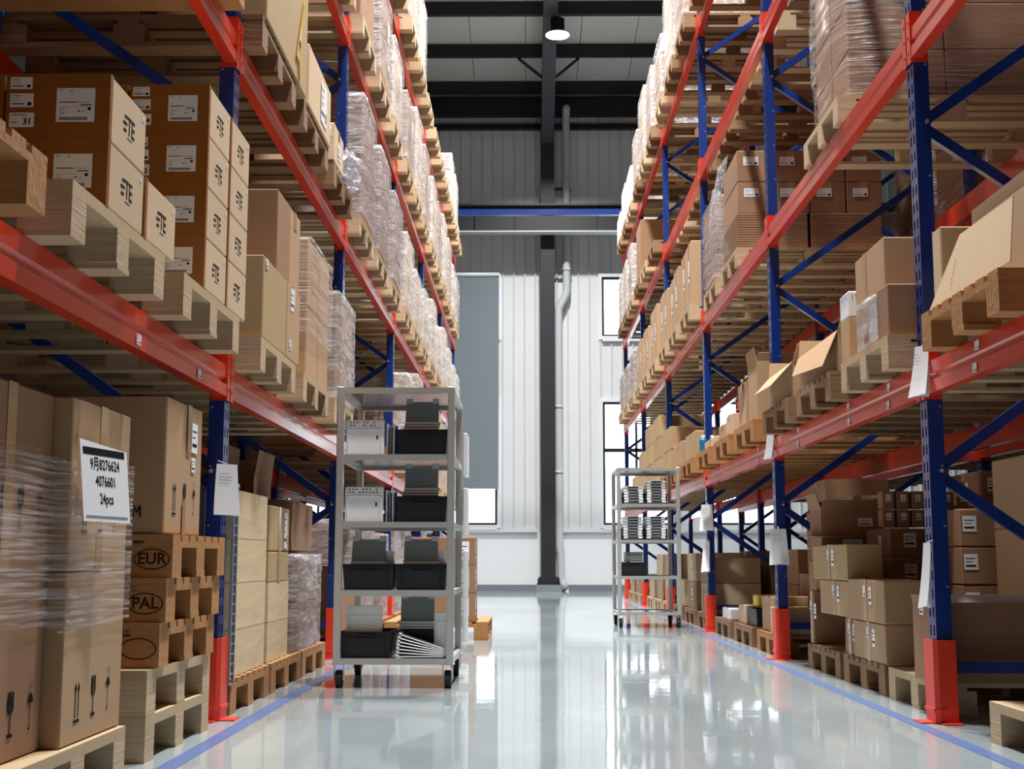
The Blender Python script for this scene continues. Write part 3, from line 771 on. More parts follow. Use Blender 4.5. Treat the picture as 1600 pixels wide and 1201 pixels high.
# pallet stack with a tall carton
for j in range(2):
    pallet('L', 'ply', 4.375, .149*j, f'pale plywood pallet, {"bottom" if j == 0 else "second from the bottom"} of the pallet stack by the first left upright', a=1.25, group='stacked pallets by the first left upright')
for j in range(3):
    t = pallet('L', 'eur', 4.47+.02*((j*7) % 3-1), .299+.149*j, W=.77, label=f'orange brown wooden pallet, {["lowest", "middle", "topmost"][j]} of three on the stack by the first left upright', a=1.235-.012*j, group='stacked pallets by the first left upright')
    # branded marks on its near face block
    body = ['', 'PAL', 'EUR'][j]
    W_ = .77; tx = text_mesh(body, .055, 'brown_ink', .001) if body else None
    ring = MB(); pts = [(math.cos(2*PI*q/28)*.062, math.sin(2*PI*q/28)*.036) for q in range(28)]
    for q in range(28):
        (xa, za), (xb, zb) = pts[q], pts[(q+1) % 28]; ring.quad((xa*.93, 0, za*.9), (xb*.93, 0, zb*.9), (xb, 0, zb), (xa, 0, za))
    # near face of this pallet is local y = W (the pallet is turned by 180 degrees)
    put(ring.mesh('brand_mark', 'brown_ink'), 'brand_mark', t, (.070, W_+.0015, .063), PI)
    if tx: put(tx, 'brand_text', t, (.070, W_+.0015, .063), PI)
t = carton('L', 1.25, 1.80, 4.50, 5.00, .747, 1.222, 'tall brown carton with handling marks standing on the pallet stack by the first left upright', 'card_tan', tape=None,
       lab=[('a', .13, .36, .085, .11, 2), ('a', .12, .26, .05, .055, 2)], icons=[('a', .01, .125, 1.0)], text=[])
am = MB(); am.quad((-.028,0,-.02),(-.022,0,-.02),(-.012,0,.02),(-.018,0,.02)).quad((-.018,0,.02),(-.012,0,.02),(-.002,0,-.02),(-.008,0,-.02)).quad((-.022,0,-.008),(-.008,0,-.008),(-.009,0,-.003),(-.021,0,-.003))
am.quad((.003,0,-.02),(.009,0,-.02),(.009,0,.02),(.003,0,.02)).quad((.027,0,-.02),(.033,0,-.02),(.033,0,.02),(.027,0,.02)).quad((.009,0,.02),(.009,0,.010),(.018,0,-.008),(.018,0,.003)).quad((.018,0,-.008),(.027,0,.010),(.027,0,.02),(.018,0,.003))
decal(am.mesh('printed_text', 'print_ink'), 'printed_text', t, '-Y', (.553, .503), .165, .075, .0012)
MB().box(.2785, .2800, .02, .075, .30, .475).build('packing_tape', 'clear_tape', t); MB().box(.2785, .2800, -.02, .02, .0, .12).build('packing_tape', 'clear_tape', t)
tag(MB().add(*(lambda b: (b.v, b.f))(MB().cbox(-1.42, -1.35, 5.36, 5.50, .62, .98, .02))).build('black_bag', 'black_plastic'), 'black plastic bag hanging behind the first left upright', 'bag')

# bay behind the first left upright: wooden crates, cartons, wrapped load
for i, y in enumerate((5.70, 6.60, 7.50)):
    pallet('L', 'eur', y, 0, plab('eur', 'L', 0, 0, i), a=1.27, group='pallets on the floor of the left racks', W=.84)
def crate(a0, a1, y0, y1, z0, z1, label):
    t = thing('wooden_crate', label, 'crate', (-(a0+a1)/2, (y0+y1)/2, z0), 0, 'plywood crates behind the first left upright')
    w_, d_, h_ = a1-a0, y1-y0, z1-z0
    MB().cbox(-w_/2+.008, w_/2-.008, -d_/2+.008, d_/2-.008, 0.001, h_-.001, .002).build('crate_body', 'crate_wood', t)
    MB().box(w_/2-.008, w_/2, -d_/2, d_/2, 0.002, h_-.002).box(-w_/2+.008, w_/2-.008, -d_/2, -d_/2+.008, 0.002, h_-.002).build('side_panel', 'crate_wood', t)
    MB().box(-w_/2, w_/2, -d_/2, d_/2, h_-.002, h_).build('crate_lid', 'ply_face', t)
zs = [PH, .35, .555, .75, .965]
for j in range(4): crate(1.29, 1.95, 5.80, 6.50, zs[j], zs[j+1], f'pale plywood crate, {["bottom", "second", "third", "top"][j]} one of the tall crate column behind the first left upright')
for j in range(2): crate(1.30, 1.9, 6.62, 7.18, [PH, .345][j], [.345, .545][j], f'pale plywood crate under the labelled carton, {["lower", "upper"][j]} one, behind the first left upright')
carton('L', 1.30, 1.85, 6.62, 7.16, .546, .70, 'brown carton under the taller labelled carton, second bay, left racks', 'card_olive', tape='cross')
carton('L', 1.30, 1.85, 6.62, 7.16, .702, .93, 'brown carton with a long white label and clear tape, second bay, left racks', 'card_olive', tape='cross', lab=[('a', .16, .11, .08, .19, 1)])
wrapped('L', 1.30, 1.95, 7.28, 8.2, PH, .69, 'dark film wrapped load on the floor pallet, left racks beside the steel trolley', cols=2, rows=2, mt='card_brown', fm='film_grey', bulge=.02)
carton('L', 1.31, 1.8, 7.28, 7.95, .705, .985, 'battered brown carton lying on the dark film wrapped load, left racks', 'card_brown', tape=None, text=[('a', .05, .15, '~aaaaa', .04, 'brown_ink')], jit=.012)
open_carton('L', 1.60, 1.95, 6.75, 7.2, .95, 1.10, 'open carton with raised flaps behind the labelled carton, left racks', 'card_brown', angs=(.1, .1, .1, .2), flap_l=.16)
open_carton('L', 1.58, 1.93, 7.55, 8.05, .99, 1.13, 'open carton with raised flaps behind the battered carton, left racks', 'card_brown', angs=(.15, .1, .1, .2), flap_l=.16)
carton('L', 2.0, 2.32, 6.02, 6.5, .966, 1.16, 'small red carton behind the plywood crates, left racks', 'card_red', tape=None)
for o_, (a0, a1, y0, y1, z0, z1) in enumerate([(1.96, 2.42, 5.8, 6.5, PH, .965), (1.92, 2.42, 6.62, 7.18, PH, .945), (2.02, 2.42, 7.30, 8.2, PH, .985)]):
    carton('L', a0, a1, y0, y1, z0, z1, f'large plain carton in the rear row behind the {["crates", "labelled carton", "dark wrapped load"][o_]}, left racks', 'card_brown')
for j in range(2): carton('L', 1.98, 2.42, 6.7+.8*j, 7.4+.8*j, .99, 1.30, f'plain carton high in the rear row, {["nearer", "farther"][j]} one, second bay, left floor', 'card_brown', tape=None)
# wire mesh side of a cage beside the first upright
def cage():
    t = thing('wire_mesh_panel', 'galvanised wire mesh panel standing between the first left upright and the plywood crates', 'mesh panel', (-1.262, 5.640, .13))
    m = MB(); m.box(-.012, .0, 0, .008, 0, .84).box(-.012, .0, .08, .088, 0, .84)
    z = 0.0
    while z < .84: m.box(-.010, -.002, .008, .08, z, z+.006); z += .042
    m.build('mesh_wire', 'galvanised', t)
    MB().box(-.014, .002, -.002, .09, .84, .855).build('top_rail', 'galvanised', t)
cage()
# further floor bays, left
for k in (1, 2, 3, 4):
    for i in range(3):
        slot_pallet('L', k, 0, i, 'eur', det=(k == 1))
        y = ys('L', k, i)
        if k == 1 and i == 0:
            carton('L', 1.29, 1.8, y+.03, y+.82, PH, .62, f'brown carton, {where("L", k, 0, i)}', 'card_brown'); continue
        wrapped('L', 1.30, 2.42, y+.02, y+.84, PH, PH+random.uniform(.7, 1.0), f'wrapped cartons, {where("L", k, 0, i)}', mt='card_brown', fm='film_grey')
# pallet with cartons standing in the aisle behind the trolley
p_ = pallet('R', 'eur', 10.35, 0, 'wooden pallet with cartons standing in the aisle behind the left trolley', a=-1.0)
p_.location = (-.33, 11.0, 0); p_.rotation_euler = (0, 0, PI/2)
for j in range(3):
    carton('L', .445, .98, 11.04, 11.6, PH+.001+.232*j, PH+.232*(j+1), f'brown carton, {["bottom", "middle", "top"][j]} of the stack in the aisle behind the left trolley', 'card_brown', lab=[('a', -.2, .12, .12, .14, 2), ('n', .17, .12, .1, .15, 2)], group='cartons stacked in the aisle')

# ================================================================== LEFT, first shelf
def te_logo(scale=1.0):
    k = ('te', scale)
    if k in LBL: return LBL[k]
    m = MB(); c = scale
    for i, (zz, w_) in enumerate(((.025, .034), (0.0, .046), (-.025, .034))):
        x0 = -.062+.010*(abs(i-1))+.004*(1-i)
        m.quad((x0*c, 0, (zz-.006)*c), ((x0+w_)*c, 0, (zz-.006)*c), ((x0+w_+.006)*c, 0, (zz+.006)*c), ((x0+.006)*c, 0, (zz+.006)*c))
    m.quad((-.008*c, 0, .022*c), (.034*c, 0, .022*c), (.034*c, 0, .033*c), (-.008*c, 0, .033*c)); m.quad((.007*c, 0, -.033*c), (.019*c, 0, -.033*c), (.019*c, 0, .022*c), (.007*c, 0, .022*c))
    m.quad((.038*c, 0, -.033*c), (.049*c, 0, -.033*c), (.049*c, 0, .033*c), (.038*c, 0, .033*c))
    for z in (-.033, -.0055, .022): m.quad((.049*c, 0, z*c), (.074*c, 0, z*c), (.074*c, 0, (z+.011)*c), (.049*c, 0, (z+.011)*c))
    m.quad((-.008*c, 0, -.048*c), (.05*c, 0, -.048*c), (.05*c, 0, -.044*c), (-.008*c, 0, -.044*c))
    LBL[k] = m.mesh('printed_logo', 'print_ink'); return LBL[k]
TEB = [None]
TW, TD_, TH = .29, .345, .188
def te_box(x, y, z, label, num=None):
    if TEB[0] is None:
        t = thing('cardboard_box', label, 'box', (x, y, z), 0, 'taped cartons with a printed logo')
        MB().cbox(-TW/2, TW/2, -TD_/2, TD_/2, 0, TH, .004).build('carton_body', 'card_pale', t)
        m = MB(); e = .0012
        m.box(-TW/2-e, TW/2+e, -TD_/2-e, -TD_/2, .0, TH+e); m.box(TW/2, TW/2+e, -TD_/2, -TD_/2+.022, 0, TH+e); m.box(-TW/2-e, TW/2+e, -TD_/2, -TD_/2+.03, TH, TH+e)
        m.build('packing_tape', 'amber_tape', t)
        decal(te_logo(.82), 'printed_logo', t, '+X', (TW, TD_), .0, .095, .0006)
        decal(label_mesh(.108, .098, 0), 'shipping_label', t, '-Y', (TW, TD_), .05, .098, .0018)
        decal(label_mesh(.022, .02, 2), 'printed_mark', t, '+X', (TW, TD_), .14, .16, .0006)
        TEB[0] = freeze(t); o = t
    else: o = dup(TEB[0], (x, y, z), 0, label)
    if num:
        decal(label_mesh(.062, .035, 1), 'small_label', o, '-Y', (TW, TD_), -.105, .162, .0018)
        decal(label_mesh(.066, .04, 1), 'small_label', o, '-Y', (TW, TD_), -.102, .112, .0018)
        decal(label_mesh(.07, .042, 3), 'number_label', o, '-Y', (TW, TD_), -.10, .055, .0018)
        decal(text_mesh(num, .026, 'print_ink', .0006), 'printed_text', o, '-Y', (TW, TD_), -.084, .050, .0026)
    return o
slot_pallet('L', -1, 1, 0, 'eur'); slot_pallet('L', -1, 1, 1, 'ply', dy=-.06); slot_pallet('L', -1, 1, 2, 'ply', dy=-.06)
zz = TOP[1]+PH+.002
for r in range(2):
    x = -1.17-TW/2-r*(TW+.01); rn = 'aisle row' if r == 0 else 'rear row'
    for j in range(2): te_box(x, 3.52+TD_/2, zz+j*(TH+.002), f'taped logo carton, {["lower", "upper"][j]} near end one, {rn}, nearest loaded pallet, first left shelf', '31' if (r == 0 and j == 1) else ('32' if r == 0 else None))
    te_box(x, 3.885+TD_/2, zz, f'single taped logo carton at the far end, {rn}, nearest loaded pallet, first left shelf')
    for c_ in range(2):
        for j in range(4):
            te_box(x, 4.62+TD_/2+c_*(TD_+.012), zz+j*(TH+.002), f'taped logo carton, {["bottom", "second", "third", "top"][j]} of the {["nearer", "farther"][c_]} column, {rn}, first left shelf', {3: '34', 2: '33'}.get(j) if (c_ == 0 and r == 0) else None)
# second bay, first shelf
for i in range(3): slot_pallet('L', 0, 1, i, 'ply')
T1 = TOP[1]+PH+.002
carton('L', 1.17, 1.75, 5.68, 6.24, T1, 2.0, 'large olive brown carton standing just behind the first left upright, first shelf', 'card_olive', tape=None, lab=[('a', -.22, .34, .05, .045, 2)])
carton('L', 1.17, 1.75, 6.25, 6.60, T1, 2.0, 'large brown carton behind the olive one, first left shelf', 'card_tan', lab=[('a', -.05, .3, .08, .11, 2), ('a', -.08, .07, .06, .05, 2)])
carton('L', 1.18, 1.78, 6.02, 6.33, 2.002, 2.40, 'tall brown carton on top of the olive one, first left shelf', 'card_brown', tape=None, text=[('n', -.16, .22, '~aaaa', .035, 'brown_ink'), ('n', -.16, .12, '~aaaaa', .035, 'brown_ink')])
carton('L', 1.18, 1.78, 6.34, 6.62, 2.002, 2.40, 'tall brown carton, farther one on the upper row behind the first left upright', 'card_tan')
carton('L', 1.80, 2.38, 5.68, 6.60, T1, 2.42, 'big plain carton in the rear row behind the olive one, first left shelf', 'card_brown', tape=None)
wrapped('L', 1.18, 2.36, 6.88, 7.64, T1, 2.38, 'brown film wrapped load in the second bay, first left shelf', cols=2, rows=2, mt='card_tan', fm='film_clear', f0=.3)
wrapped('L', 1.18, 2.36, 7.92, 8.70, T1, 2.30, f'film wrapped cartons, {where("L", 0, 1, 2)}', cols=2, rows=2, mt='card_tan', fm='film_grey')
# third bay: bare except one carton deep inside
slot_pallet('L', 1, 1, 2, 'old'); carton('L', 1.7, 2.3, 11.35, 12.0, T1, 2.3, 'brown carton deep inside the third bay, first left shelf', 'card_brown')
for k in (2, 3, 4):
    for i in range(3):
        slot_pallet('L', k, 1, i, 'ply', det=False)
        wrapped('L', 1.18, 2.36, ys('L', k, i)+.01, ys('L', k, i)+.83, T1, T1+random.uniform(.75, 1.0), f'film wrapped cartons, {where("L", k, 1, i)}', cols=2, rows=3, fm='film_white' if k == 2 else 'film_clear', mt='card_tan')

# ================================================================== LEFT, second shelf
T2 = TOP[2]+PH+.002
for i in range(3): slot_pallet('L', -1, 2, i, 'eur', det=False, a=1.2)
for i in range(3): slot_pallet('L', 0, 2, i, 'old', a=1.2)
carton('L', 1.19, 1.7, 5.70, 6.76, T2, T2+.62, 'tall pale carton with yellow tape over the first left upright, second shelf', 'card_olive', tape=None)
def strap(y, z, a, ln, rz=0, lab='strip of yellow tape on the pale carton, second left shelf'):
    o = MB().bar((0, 0, 0), (0, math.sin(a)*ln, math.cos(a)*ln), .045, .002, side=(1, 0, 0)).build('yellow_tape', 'yellow_tape', loc=(-1.1835, y, z)); return tag(o, lab, 'tape')
strap(6.45, T2+.10, .45, .42); strap(6.55, T2+.02, -.25, .2, lab='short strip of yellow tape at the foot of the pale carton, second left shelf')
carton('L', 1.78, 2.38, 5.70, 6.58, T2, T2+.55, 'grey brown carton in the rear row, second bay, second left shelf', 'card_brown')
carton('L', 1.19, 1.75, 6.84, 7.62, T2, T2+.34, 'low pale carton with a white sheet, middle of the second bay, second left shelf', 'card_pale', tape=None, lab=[('a', .12, .17, .2, .24, 1)])
carton('L', 1.80, 2.38, 6.80, 7.62, T2, T2+.5, 'brown carton behind the low pale one, second left shelf', 'card_brown')
def crumple(name, lab, cat, mt, loc, r, sq=(1, 1, 1), seed=1, amp=.35):
    bm = bmesh.new(); bmesh.ops.create_icosphere(bm, subdivisions=3, radius=r); rnd = random.Random(seed)
    for v in bm.verts:
        k = 1+rnd.uniform(-amp, amp*.4); v.co = Vector((v.co.x*k*sq[0], v.co.y*k*sq[1], max(v.co.z*k*sq[2], -r*sq[2]*.8)))
    me = bpy.data.meshes.new(name); bm.to_mesh(me); bm.free(); me.materials.append(MAT[mt])
    return tag(put(me, name, None, loc), lab, cat)
crumple('plastic_bundle', 'crumpled white plastic film hanging over the edge by the second left upright, second shelf', 'plastic film', 'film_white', (-1.20, 8.50, T2+.12), .17, (.5, 1.3, .9), 3)
crumple('plastic_bundle', 'crumpled white plastic film between the cartons of the second bay, second left shelf', 'plastic film', 'film_white', (-1.25, 7.735, T2+.12), .11, (.5, .8, 1.4), 4)
carton('L', 1.20, 1.7, 7.85, 8.25, T2, T2+.24, 'small pale carton beside the crumpled film, second left shelf', 'card_pale', lab=[('a', 0, .1, .1, .1, 2)])
carton('L', 1.74, 2.34, 7.90, 8.72, T2, T2+.55, 'brown carton behind the crumpled film, second left shelf', 'card_brown')
for k in (1, 2, 3, 4):
    for i in range(3):
        slot_pallet('L', k, 2, i, 'ply', det=(k == 1), a=1.2)
        h = [.9, .86, .8][i] if k == 1 else random.uniform(.6, .85)
        wrapped('L', 1.20, 2.38, ys('L', k, i)+.03, ys('L', k, i)+.83, T2, T2+h, f'film wrapped cartons, {where("L", k, 2, i)}', cols=2, rows=3, mt='card_brown' if k == 1 else 'card_pale', fm='film_grey' if k == 1 else 'film_white', bulge=.02,
                lab=[('a', 0, h*.6, .12, .16, 1)] if k > 1 else None)
# ================================================================== LEFT, third and top shelf
T3 = TOP[3]+PH+.002; T4 = TOP[4]+PH+.002
for k in (0, 1, 2, 3, 4):
    for i in range(3):
        slot_pallet('L', k, 3, i, 'ply', det=(k == 1), a=1.2)
        if k == 0: continue
        h = random.uniform(.65, .95)
        if k == 1 and i == 0:
            for j in range(2):
                carton('L', 1.22, 1.78, ys('L', k, i)+.02, ys('L', k, i)+.82, T3+.36*j, T3+.36*(j+1)-.003, f'grey brown carton with a white label, {["lower", "upper"][j]} one, third bay, third left shelf', 'card_brown', lab=[('n', .1, .16, .16, .09, 1)], group='labelled cartons on the third left shelf')
            carton('L', 1.80, 2.36, ys('L', k, i)+.02, ys('L', k, i)+.82, T3, T3+.7, 'plain carton behind the labelled ones, third shelf, third bay, left racks', 'card_tan')
            continue
        wrapped('L', 1.21, 2.38, ys('L', k, i)+.01, ys('L', k, i)+.84, T3, T3+h, f'film wrapped cartons, {where("L", k, 3, i)}', cols=2, rows=3, mt='card_pale' if (k+i) % 2 else 'card_tan', fm='film_white' if (k*3+i) % 2 else 'film_grey', lab=[('a', 0, h*.6, .12, .16, 1)])
for k in (1, 2, 3, 4):
    for i in range(3):
        slot_pallet('L', k, 4, i, 'ply', det=False, a=1.16)
        if (k, i) in ((2, 0), (2, 1), (4, 0), (4, 1), (1, 0), (1, 1), (1, 2)):
            wrapped('L', 1.18, 2.36, ys('L', k, i)+.01, ys('L', k, i)+.84, T4, T4+(.8 if k < 4 else .75), f'film wrapped cartons, {where("L", k, 4, i)}', cols=2, rows=3, mt='card_pale', fm='film_white')
        elif k == 4:
            carton('L', 1.2, 1.9, ys('L', k, i)+.05, ys('L', k, i)+.7, T4, T4+.3, f'small carton, {where("L", k, 4, i)}', 'card_pale')

# ================================================================== RIGHT, floor level
pallet('R', 'ply', 4.08, 0, 'empty pale plywood pallet beside the first right post guard', a=1.69, group='pallets on the floor of the right racks')
for i, (y, kd) in enumerate(((5.64, 'ply'), (6.55, 'old'), (7.48, 'old'))):
    pallet('R', kd, y, 0, plab(kd, 'R', 0, 0, i), a=1.74, group='pallets on the floor of the right racks', W=.84)
def bigbox():
    t = open_carton('R', 1.70, 2.78, 5.63, 5.90, PH+.001, .47, 'long brown open carton with white foam on top behind the first right upright', 'card_brown', flap_l=.04, angs=(.2, 1.2, .2, .2),
        text=[('n', .33, .17, '~aaaaaaaa', .06, 'brown_ink'), ('n', .33, .11, '~aaaaaaaaaaa', .035, 'brown_ink')], lab=[('a', .0, .30, .06, .05, 2)])
    f_ = MB().cbox(-.5, .5, -.10, .10, 0, .11, .03).build('foam_roll', 'foam_white', loc=(2.24, 5.77, .40)); tag(f_, 'white foam roll lying on the long open carton, right racks', 'foam')
bigbox()
crumple('plastic_bag', 'white plastic bag lying on the floor pallet beside the first right post guard', 'bag', 'foam_white', (1.86, 5.98, PH+.045), .11, (1.2, 1.0, .5), 9, .2)
RL = [(1.745, 1.97, 6.54, 7.16, .15, .345, 'lower carton with tape and two labels, second floor pallet, right racks', 'card_tan'),
      (1.735, 1.94, 6.50, 7.21, .349, .56, 'upper carton with brown tape and two labels, second floor pallet, right racks', 'card_tan'),
      (1.755, 1.98, 7.18, 7.40, .15, .345, 'small carton behind the lower taped one, second floor pallet, right racks', 'card_brown'),
      (1.745, 2.0, 7.225, 7.95, .349, .545, 'middle carton with two labels, third floor pallet, right racks', 'card_tan'),
      (1.735, 1.93, 7.225, 8.08, .549, .745, 'top yellowish carton of the stack on the third floor pallet, right racks', 'card_olive'),
      (1.76, 1.95, 8.22, 8.32, .15, .47, 'shiny pinkish brown carton at the far end of the third floor pallet, right racks', 'card_brown')]
for i, (a0, a1, y0, y1, z0, z1, lb, mt_) in enumerate(RL):
    carton('R', a0, a1, y0, y1, z0, z1, lb, mt_, tape='cross', lab=[('a', .1, (z1-z0)*.62, .055, .09, 2), ('a', -.02, (z1-z0)*.72, .05, .055, 1)], group='cartons on the floor pallets of the right racks')
q = 0
for (a0, y0, n, w_, d_, h_, zb) in ((2.20, 6.75, 4, .30, .6, .19, PH), (2.56, 6.6, 4, .34, .6, .2, PH), (2.05, 7.50, 4, .42, .52, .17, PH), (2.56, 7.45, 5, .34, .6, .2, PH)):
    for j in range(n):
        carton('R', a0, a0+w_, y0, y0+d_, zb+.001+j*(h_+.003), zb+j*(h_+.003)+h_, f'brown labelled carton, {ORN[j]} of the {["near inner", "near rear", "middle inner", "middle rear"][q]} column, second bay, right floor', 'card_brown', tape='mid', lab=[('n', -.1, h_*.6, .07, .08, 2), ('a', .05, h_*.5, .06, .09, 2)], group='cartons in the rear row, right racks floor')
    q += 1
open_carton('R', 1.80, 2.18, 8.12, 8.44, .81, .97, 'dark open carton with a white label, upper one by the second right upright', 'card_brown', angs=(.3, .5, .4, .3), flap_l=.10, lab=[('n', .08, .08, .09, .05, 2)])
open_carton('R', 1.80, 2.18, 8.12, 8.42, .66, .80, 'dark open carton with torn labels, lower one by the second right upright', 'card_brown', angs=(1.5, 1.5, 1.5, 1.5), flap_l=.08, lab=[('n', .0, .09, .12, .07, 2)])
carton('R', 1.80, 2.26, 8.12, 8.50, .475, .655, 'dark carton under the two open ones by the second right upright', 'card_brown')
carton('R', 2.04, 2.26, 8.12, 8.50, PH, .47, 'plain carton at the bottom beside the pinkish one, right racks', 'card_brown')
for j in range(3):
    carton('R', 2.26, 2.94, 5.95, 6.42, PH+.33*j+.001, PH+.33*(j+1)-.002, f'big brown carton with handling marks, {["bottom", "middle", "top"][j]} one behind the long open carton, right racks', 'card_tan', tape=None, icons=[('n', .0, .17, 1.0)], lab=[('n', -.12, .25, .06, .06, 2)], group='big cartons behind the long open carton')
for j in range(12):
    o = MB().cbox(-.035, .035, -.05, .05, 0, .10, .004).build('small_box', 'card_brown', loc=(2.06+.085*(j % 6), 7.6, .845+.105*(j//6)))
    tag(o, f'small labelled box, {["lower", "upper"][j//6]} row, {["first","second","third","fourth","fifth","sixth"][j % 6]} from the aisle, right floor stack', 'box', 'small boxes stacked above the cartons, right racks')
    put(label_mesh(.03, .04, 2), 'shipping_label', o, (0, -.052, .06), 0)
carton('R', 2.24, 2.62, ys('R', 1, 0)+.02, ys('R', 1, 0)+.6, .565, 1.10, 'tall dark carton on the rear row just behind the second right upright, floor', 'card_brown', tape=None)
carton('R', 2.3, 2.8, ys('R', 1, 1)+.05, ys('R', 1, 1)+.7, 1.055, 1.28, 'dark carton on top of the pile deep inside the third bay, right racks', 'card_brown')
# third bay floor, right
for i in range(3): slot_pallet('R', 1, 0, i, 'old' if i else 'eur', a=1.70)
y = ys('R', 1, 0)
carton('R', 1.72, 1.98, y+.02, y+.40, PH, .33, 'pale carton, lower nearer one just behind the second right upright, floor', 'card_pale', lab=[('a', .05, .1, .05, .08, 2)])
carton('R', 1.74, 2.0, y+.42, y+.84, PH, .40, 'pale carton, farther one just behind the second right upright, floor', 'card_tan')
carton('R', 2.02, 2.64, y+.02, y+.84, PH, .56, 'brown carton in the rear row just behind the second right upright, floor', 'card_brown')
y = ys('R', 1, 1)
def bin_mesh():
    m = MB(); w_, d_, h_ = .27, .38, .135
    o = [(-w_/2, -d_/2), (w_/2, -d_/2), (w_/2, d_/2), (-w_/2, d_/2)]; k = .93
    def ring(z, s_): return [(x*s_, y_*s_, z) for x, y_ in o]
    vs = ring(0, k)+ring(h_-.02, .985)+ring(h_-.02, 1.0)+ring(h_, 1.0)+ring(h_, .95)+ring(.012, k*.96)
    fs = [(3,2,1,0)]
    for a in range(5):
        for i in range(4): fs.append((a*4+i, a*4+(i+1) % 4, (a+1)*4+(i+1) % 4, (a+1)*4+i))
    fs.append((20,21,22,23)); m.add(vs, fs)
    for x in (-.10, .10): m.box(x-.005, x+.005, -d_/2*.99-.002, -d_/2*.95, .01, h_-.022)
    m.box(-.12, .12, -d_/2*.985-.003, -d_/2*.95, h_-.034, h_-.028)
    return m.mesh('bin_body', 'black_plastic')
BM = bin_mesh()
HND = MB().box(-.05, .05, -.202, -.187, .098, .104).box(-.05, .05, -.202, -.187, .116, .120).box(-.05, -.046, -.202, -.187, .098, .12).box(.046, .05, -.202, -.187, .098, .12).mesh('bin_handle', 'black_plastic')
def binn(loc, label, rz=0, group='black bins on the trolleys'):
    t = thing('plastic_bin', label, 'bin', loc, rz, group); put(BM, 'bin_body', t); put(HND, 'bin_handle', t); return t
binn((1.88, y+.22, PH+.001), 'black plastic bin on the floor pallet in the third bay, right racks', group='bins')
carton('R', 1.74, 2.0, y+.45, y+.84, PH, .30, 'low pale carton behind the black bin, third bay, right racks', 'card_pale')
tag(MB().cbox(-.13, .13, -.1, .1, 0, .09, .01).build('yellow_box', 'yellow_plastic', loc=(1.9, y+.22, PH+.15)), 'small yellow box sitting on the black bin, right racks', 'box')
tag(MB().cbox(-.12, .12, -.22, .22, 0, .10, .01).build('foam_block', 'foam_white', loc=(1.84, ys('R', 1, 2)+.3, PH)), 'white foam block on the floor pallet near the third right upright', 'foam')
for j in range(3):
    carton('R', 2.3, 2.8, ys('R', 1, 1)+.05, ys('R', 1, 1)+.75, PH+.3*j+.001, PH+.3*(j+1)-.002, f'dark brown carton, {["bottom","middle","top"][j]} one deep inside the third bay, right racks', 'card_brown', tape='cross', lab=[('n', 0, .2, .1, .08, 2)], group='cartons deep in the third bay')
    if j < 2: carton('R', 2.3, 2.8, ys('R', 1, 2)+.05, ys('R', 1, 2)+.75, PH+.3*j+.001, PH+.3*(j+1)-.002, f'dark brown carton, {["bottom","top"][j]} one at the far end of the third bay, right racks', 'card_brown', group='cartons deep in the third bay')
for k in (2, 3, 4):
    for i in range(3):
        slot_pallet('R', k, 0, i, 'old' if k == 2 else 'ply', det=False, a=1.70)
        y = ys('R', k, i); n = [2, 2, 1][i] if k < 4 else 1
        for j in range(n):
            hh = .2+.05*((i+j+k) % 3)
            carton('R', 1.73, 2.2, y+.04, y+.78, PH+.29*j+.001, PH+.29*j+(.288 if j < n-1 else min(hh+.04, .288)), f'brown carton, {["lower", "upper"][j]}, {where("R", k, 0, i)}', 'card_tan' if (i+j) % 2 else 'card_pale', lab=[('a', 0, .15, .1, .12, 2)] if i == 1 else None)
        carton('R', 2.3, 2.85, y+.04, y+.78, PH+.001, PH+.45+.15*(i % 2), f'rear row carton, {where("R", k, 0, i)}', 'card_brown')

# ================================================================== RIGHT, first shelf
slot_pallet('R', -1, 1, 2, 'eur', dy=-.08, a=1.57); slot_pallet('R', -1, 1, 1, 'eur', dy=-.20, a=1.57)
t = open_carton('R', 1.70, 2.3, 4.24, 4.92, T1, T1+.30, 'big pale carton with its wide flap hanging out over the aisle, nearest bay, right racks', 'card_pale', flap_l=.05, angs=(.1, .1, .1, .1))
def bigflap():
    m = MB(); n = .004
    a, b, c, d = (1.60, 5.17, T1+.01), (1.60, 4.28, T1+.012), (1.635, 4.32, T1+.245), (1.635, 4.87, T1+.25)
    m.add([a, b, c, d, *(Vector(p)+Vector((n, 0, 0)) for p in (a, b, c, d))], [(3,2,1,0),(4,5,6,7),(0,1,5,4),(1,2,6,5),(2,3,7,6),(3,0,4,7)])
    o = m.build('cardboard_sheet', 'card_pale'); tag(o, 'large slanted pale cardboard sheet leaning on the carton over the first right upright', 'cardboard sheet')
    q_ = put(scribble(.13, .02, 'label_grey', 4), 'printed_text', o, (1.592, 4.83, T1+.09)); q_.rotation_euler = (0, -.9, -PI/2)
bigflap()
carton('R', 1.62, 2.2, 5.05, 5.16, T1, T1+.33, 'folded pale carton between the slanted sheet and the first right upright', 'card_pale', tape=None)
for i in range(3): slot_pallet('R', 0, 1, i, 'ply' if i == 0 else 'old')
carton('R', 1.62, 2.2, 5.86, 6.38, T1, 2.12, 'large taped carton just behind the first right upright, first shelf', 'card_tan', tape='wide')
carton('R', 1.575, 2.0, 5.66, 5.84, T1, 1.86, 'small brown carton in front of the large taped one, first right shelf', 'card_brown', tape=None)
def padbag():
    t = thing('bubble_wrap_bag', 'clear plastic bag with papers leaning on the large taped carton, first right shelf', 'bag', (1.588, 6.02, T1))
    film_shell(.03, .34, .22, 0, 'bag_film', 'film_grey', t, off=.0, amp=.015, n=6, top=True)
    MB().box(-.006, .0, -.15, -.02, .02, .19).build('inner_paper', 'paper', t); MB().box(-.006, .0, .03, .09, .03, .09).build('red_card', 'card_red', t)
padbag()
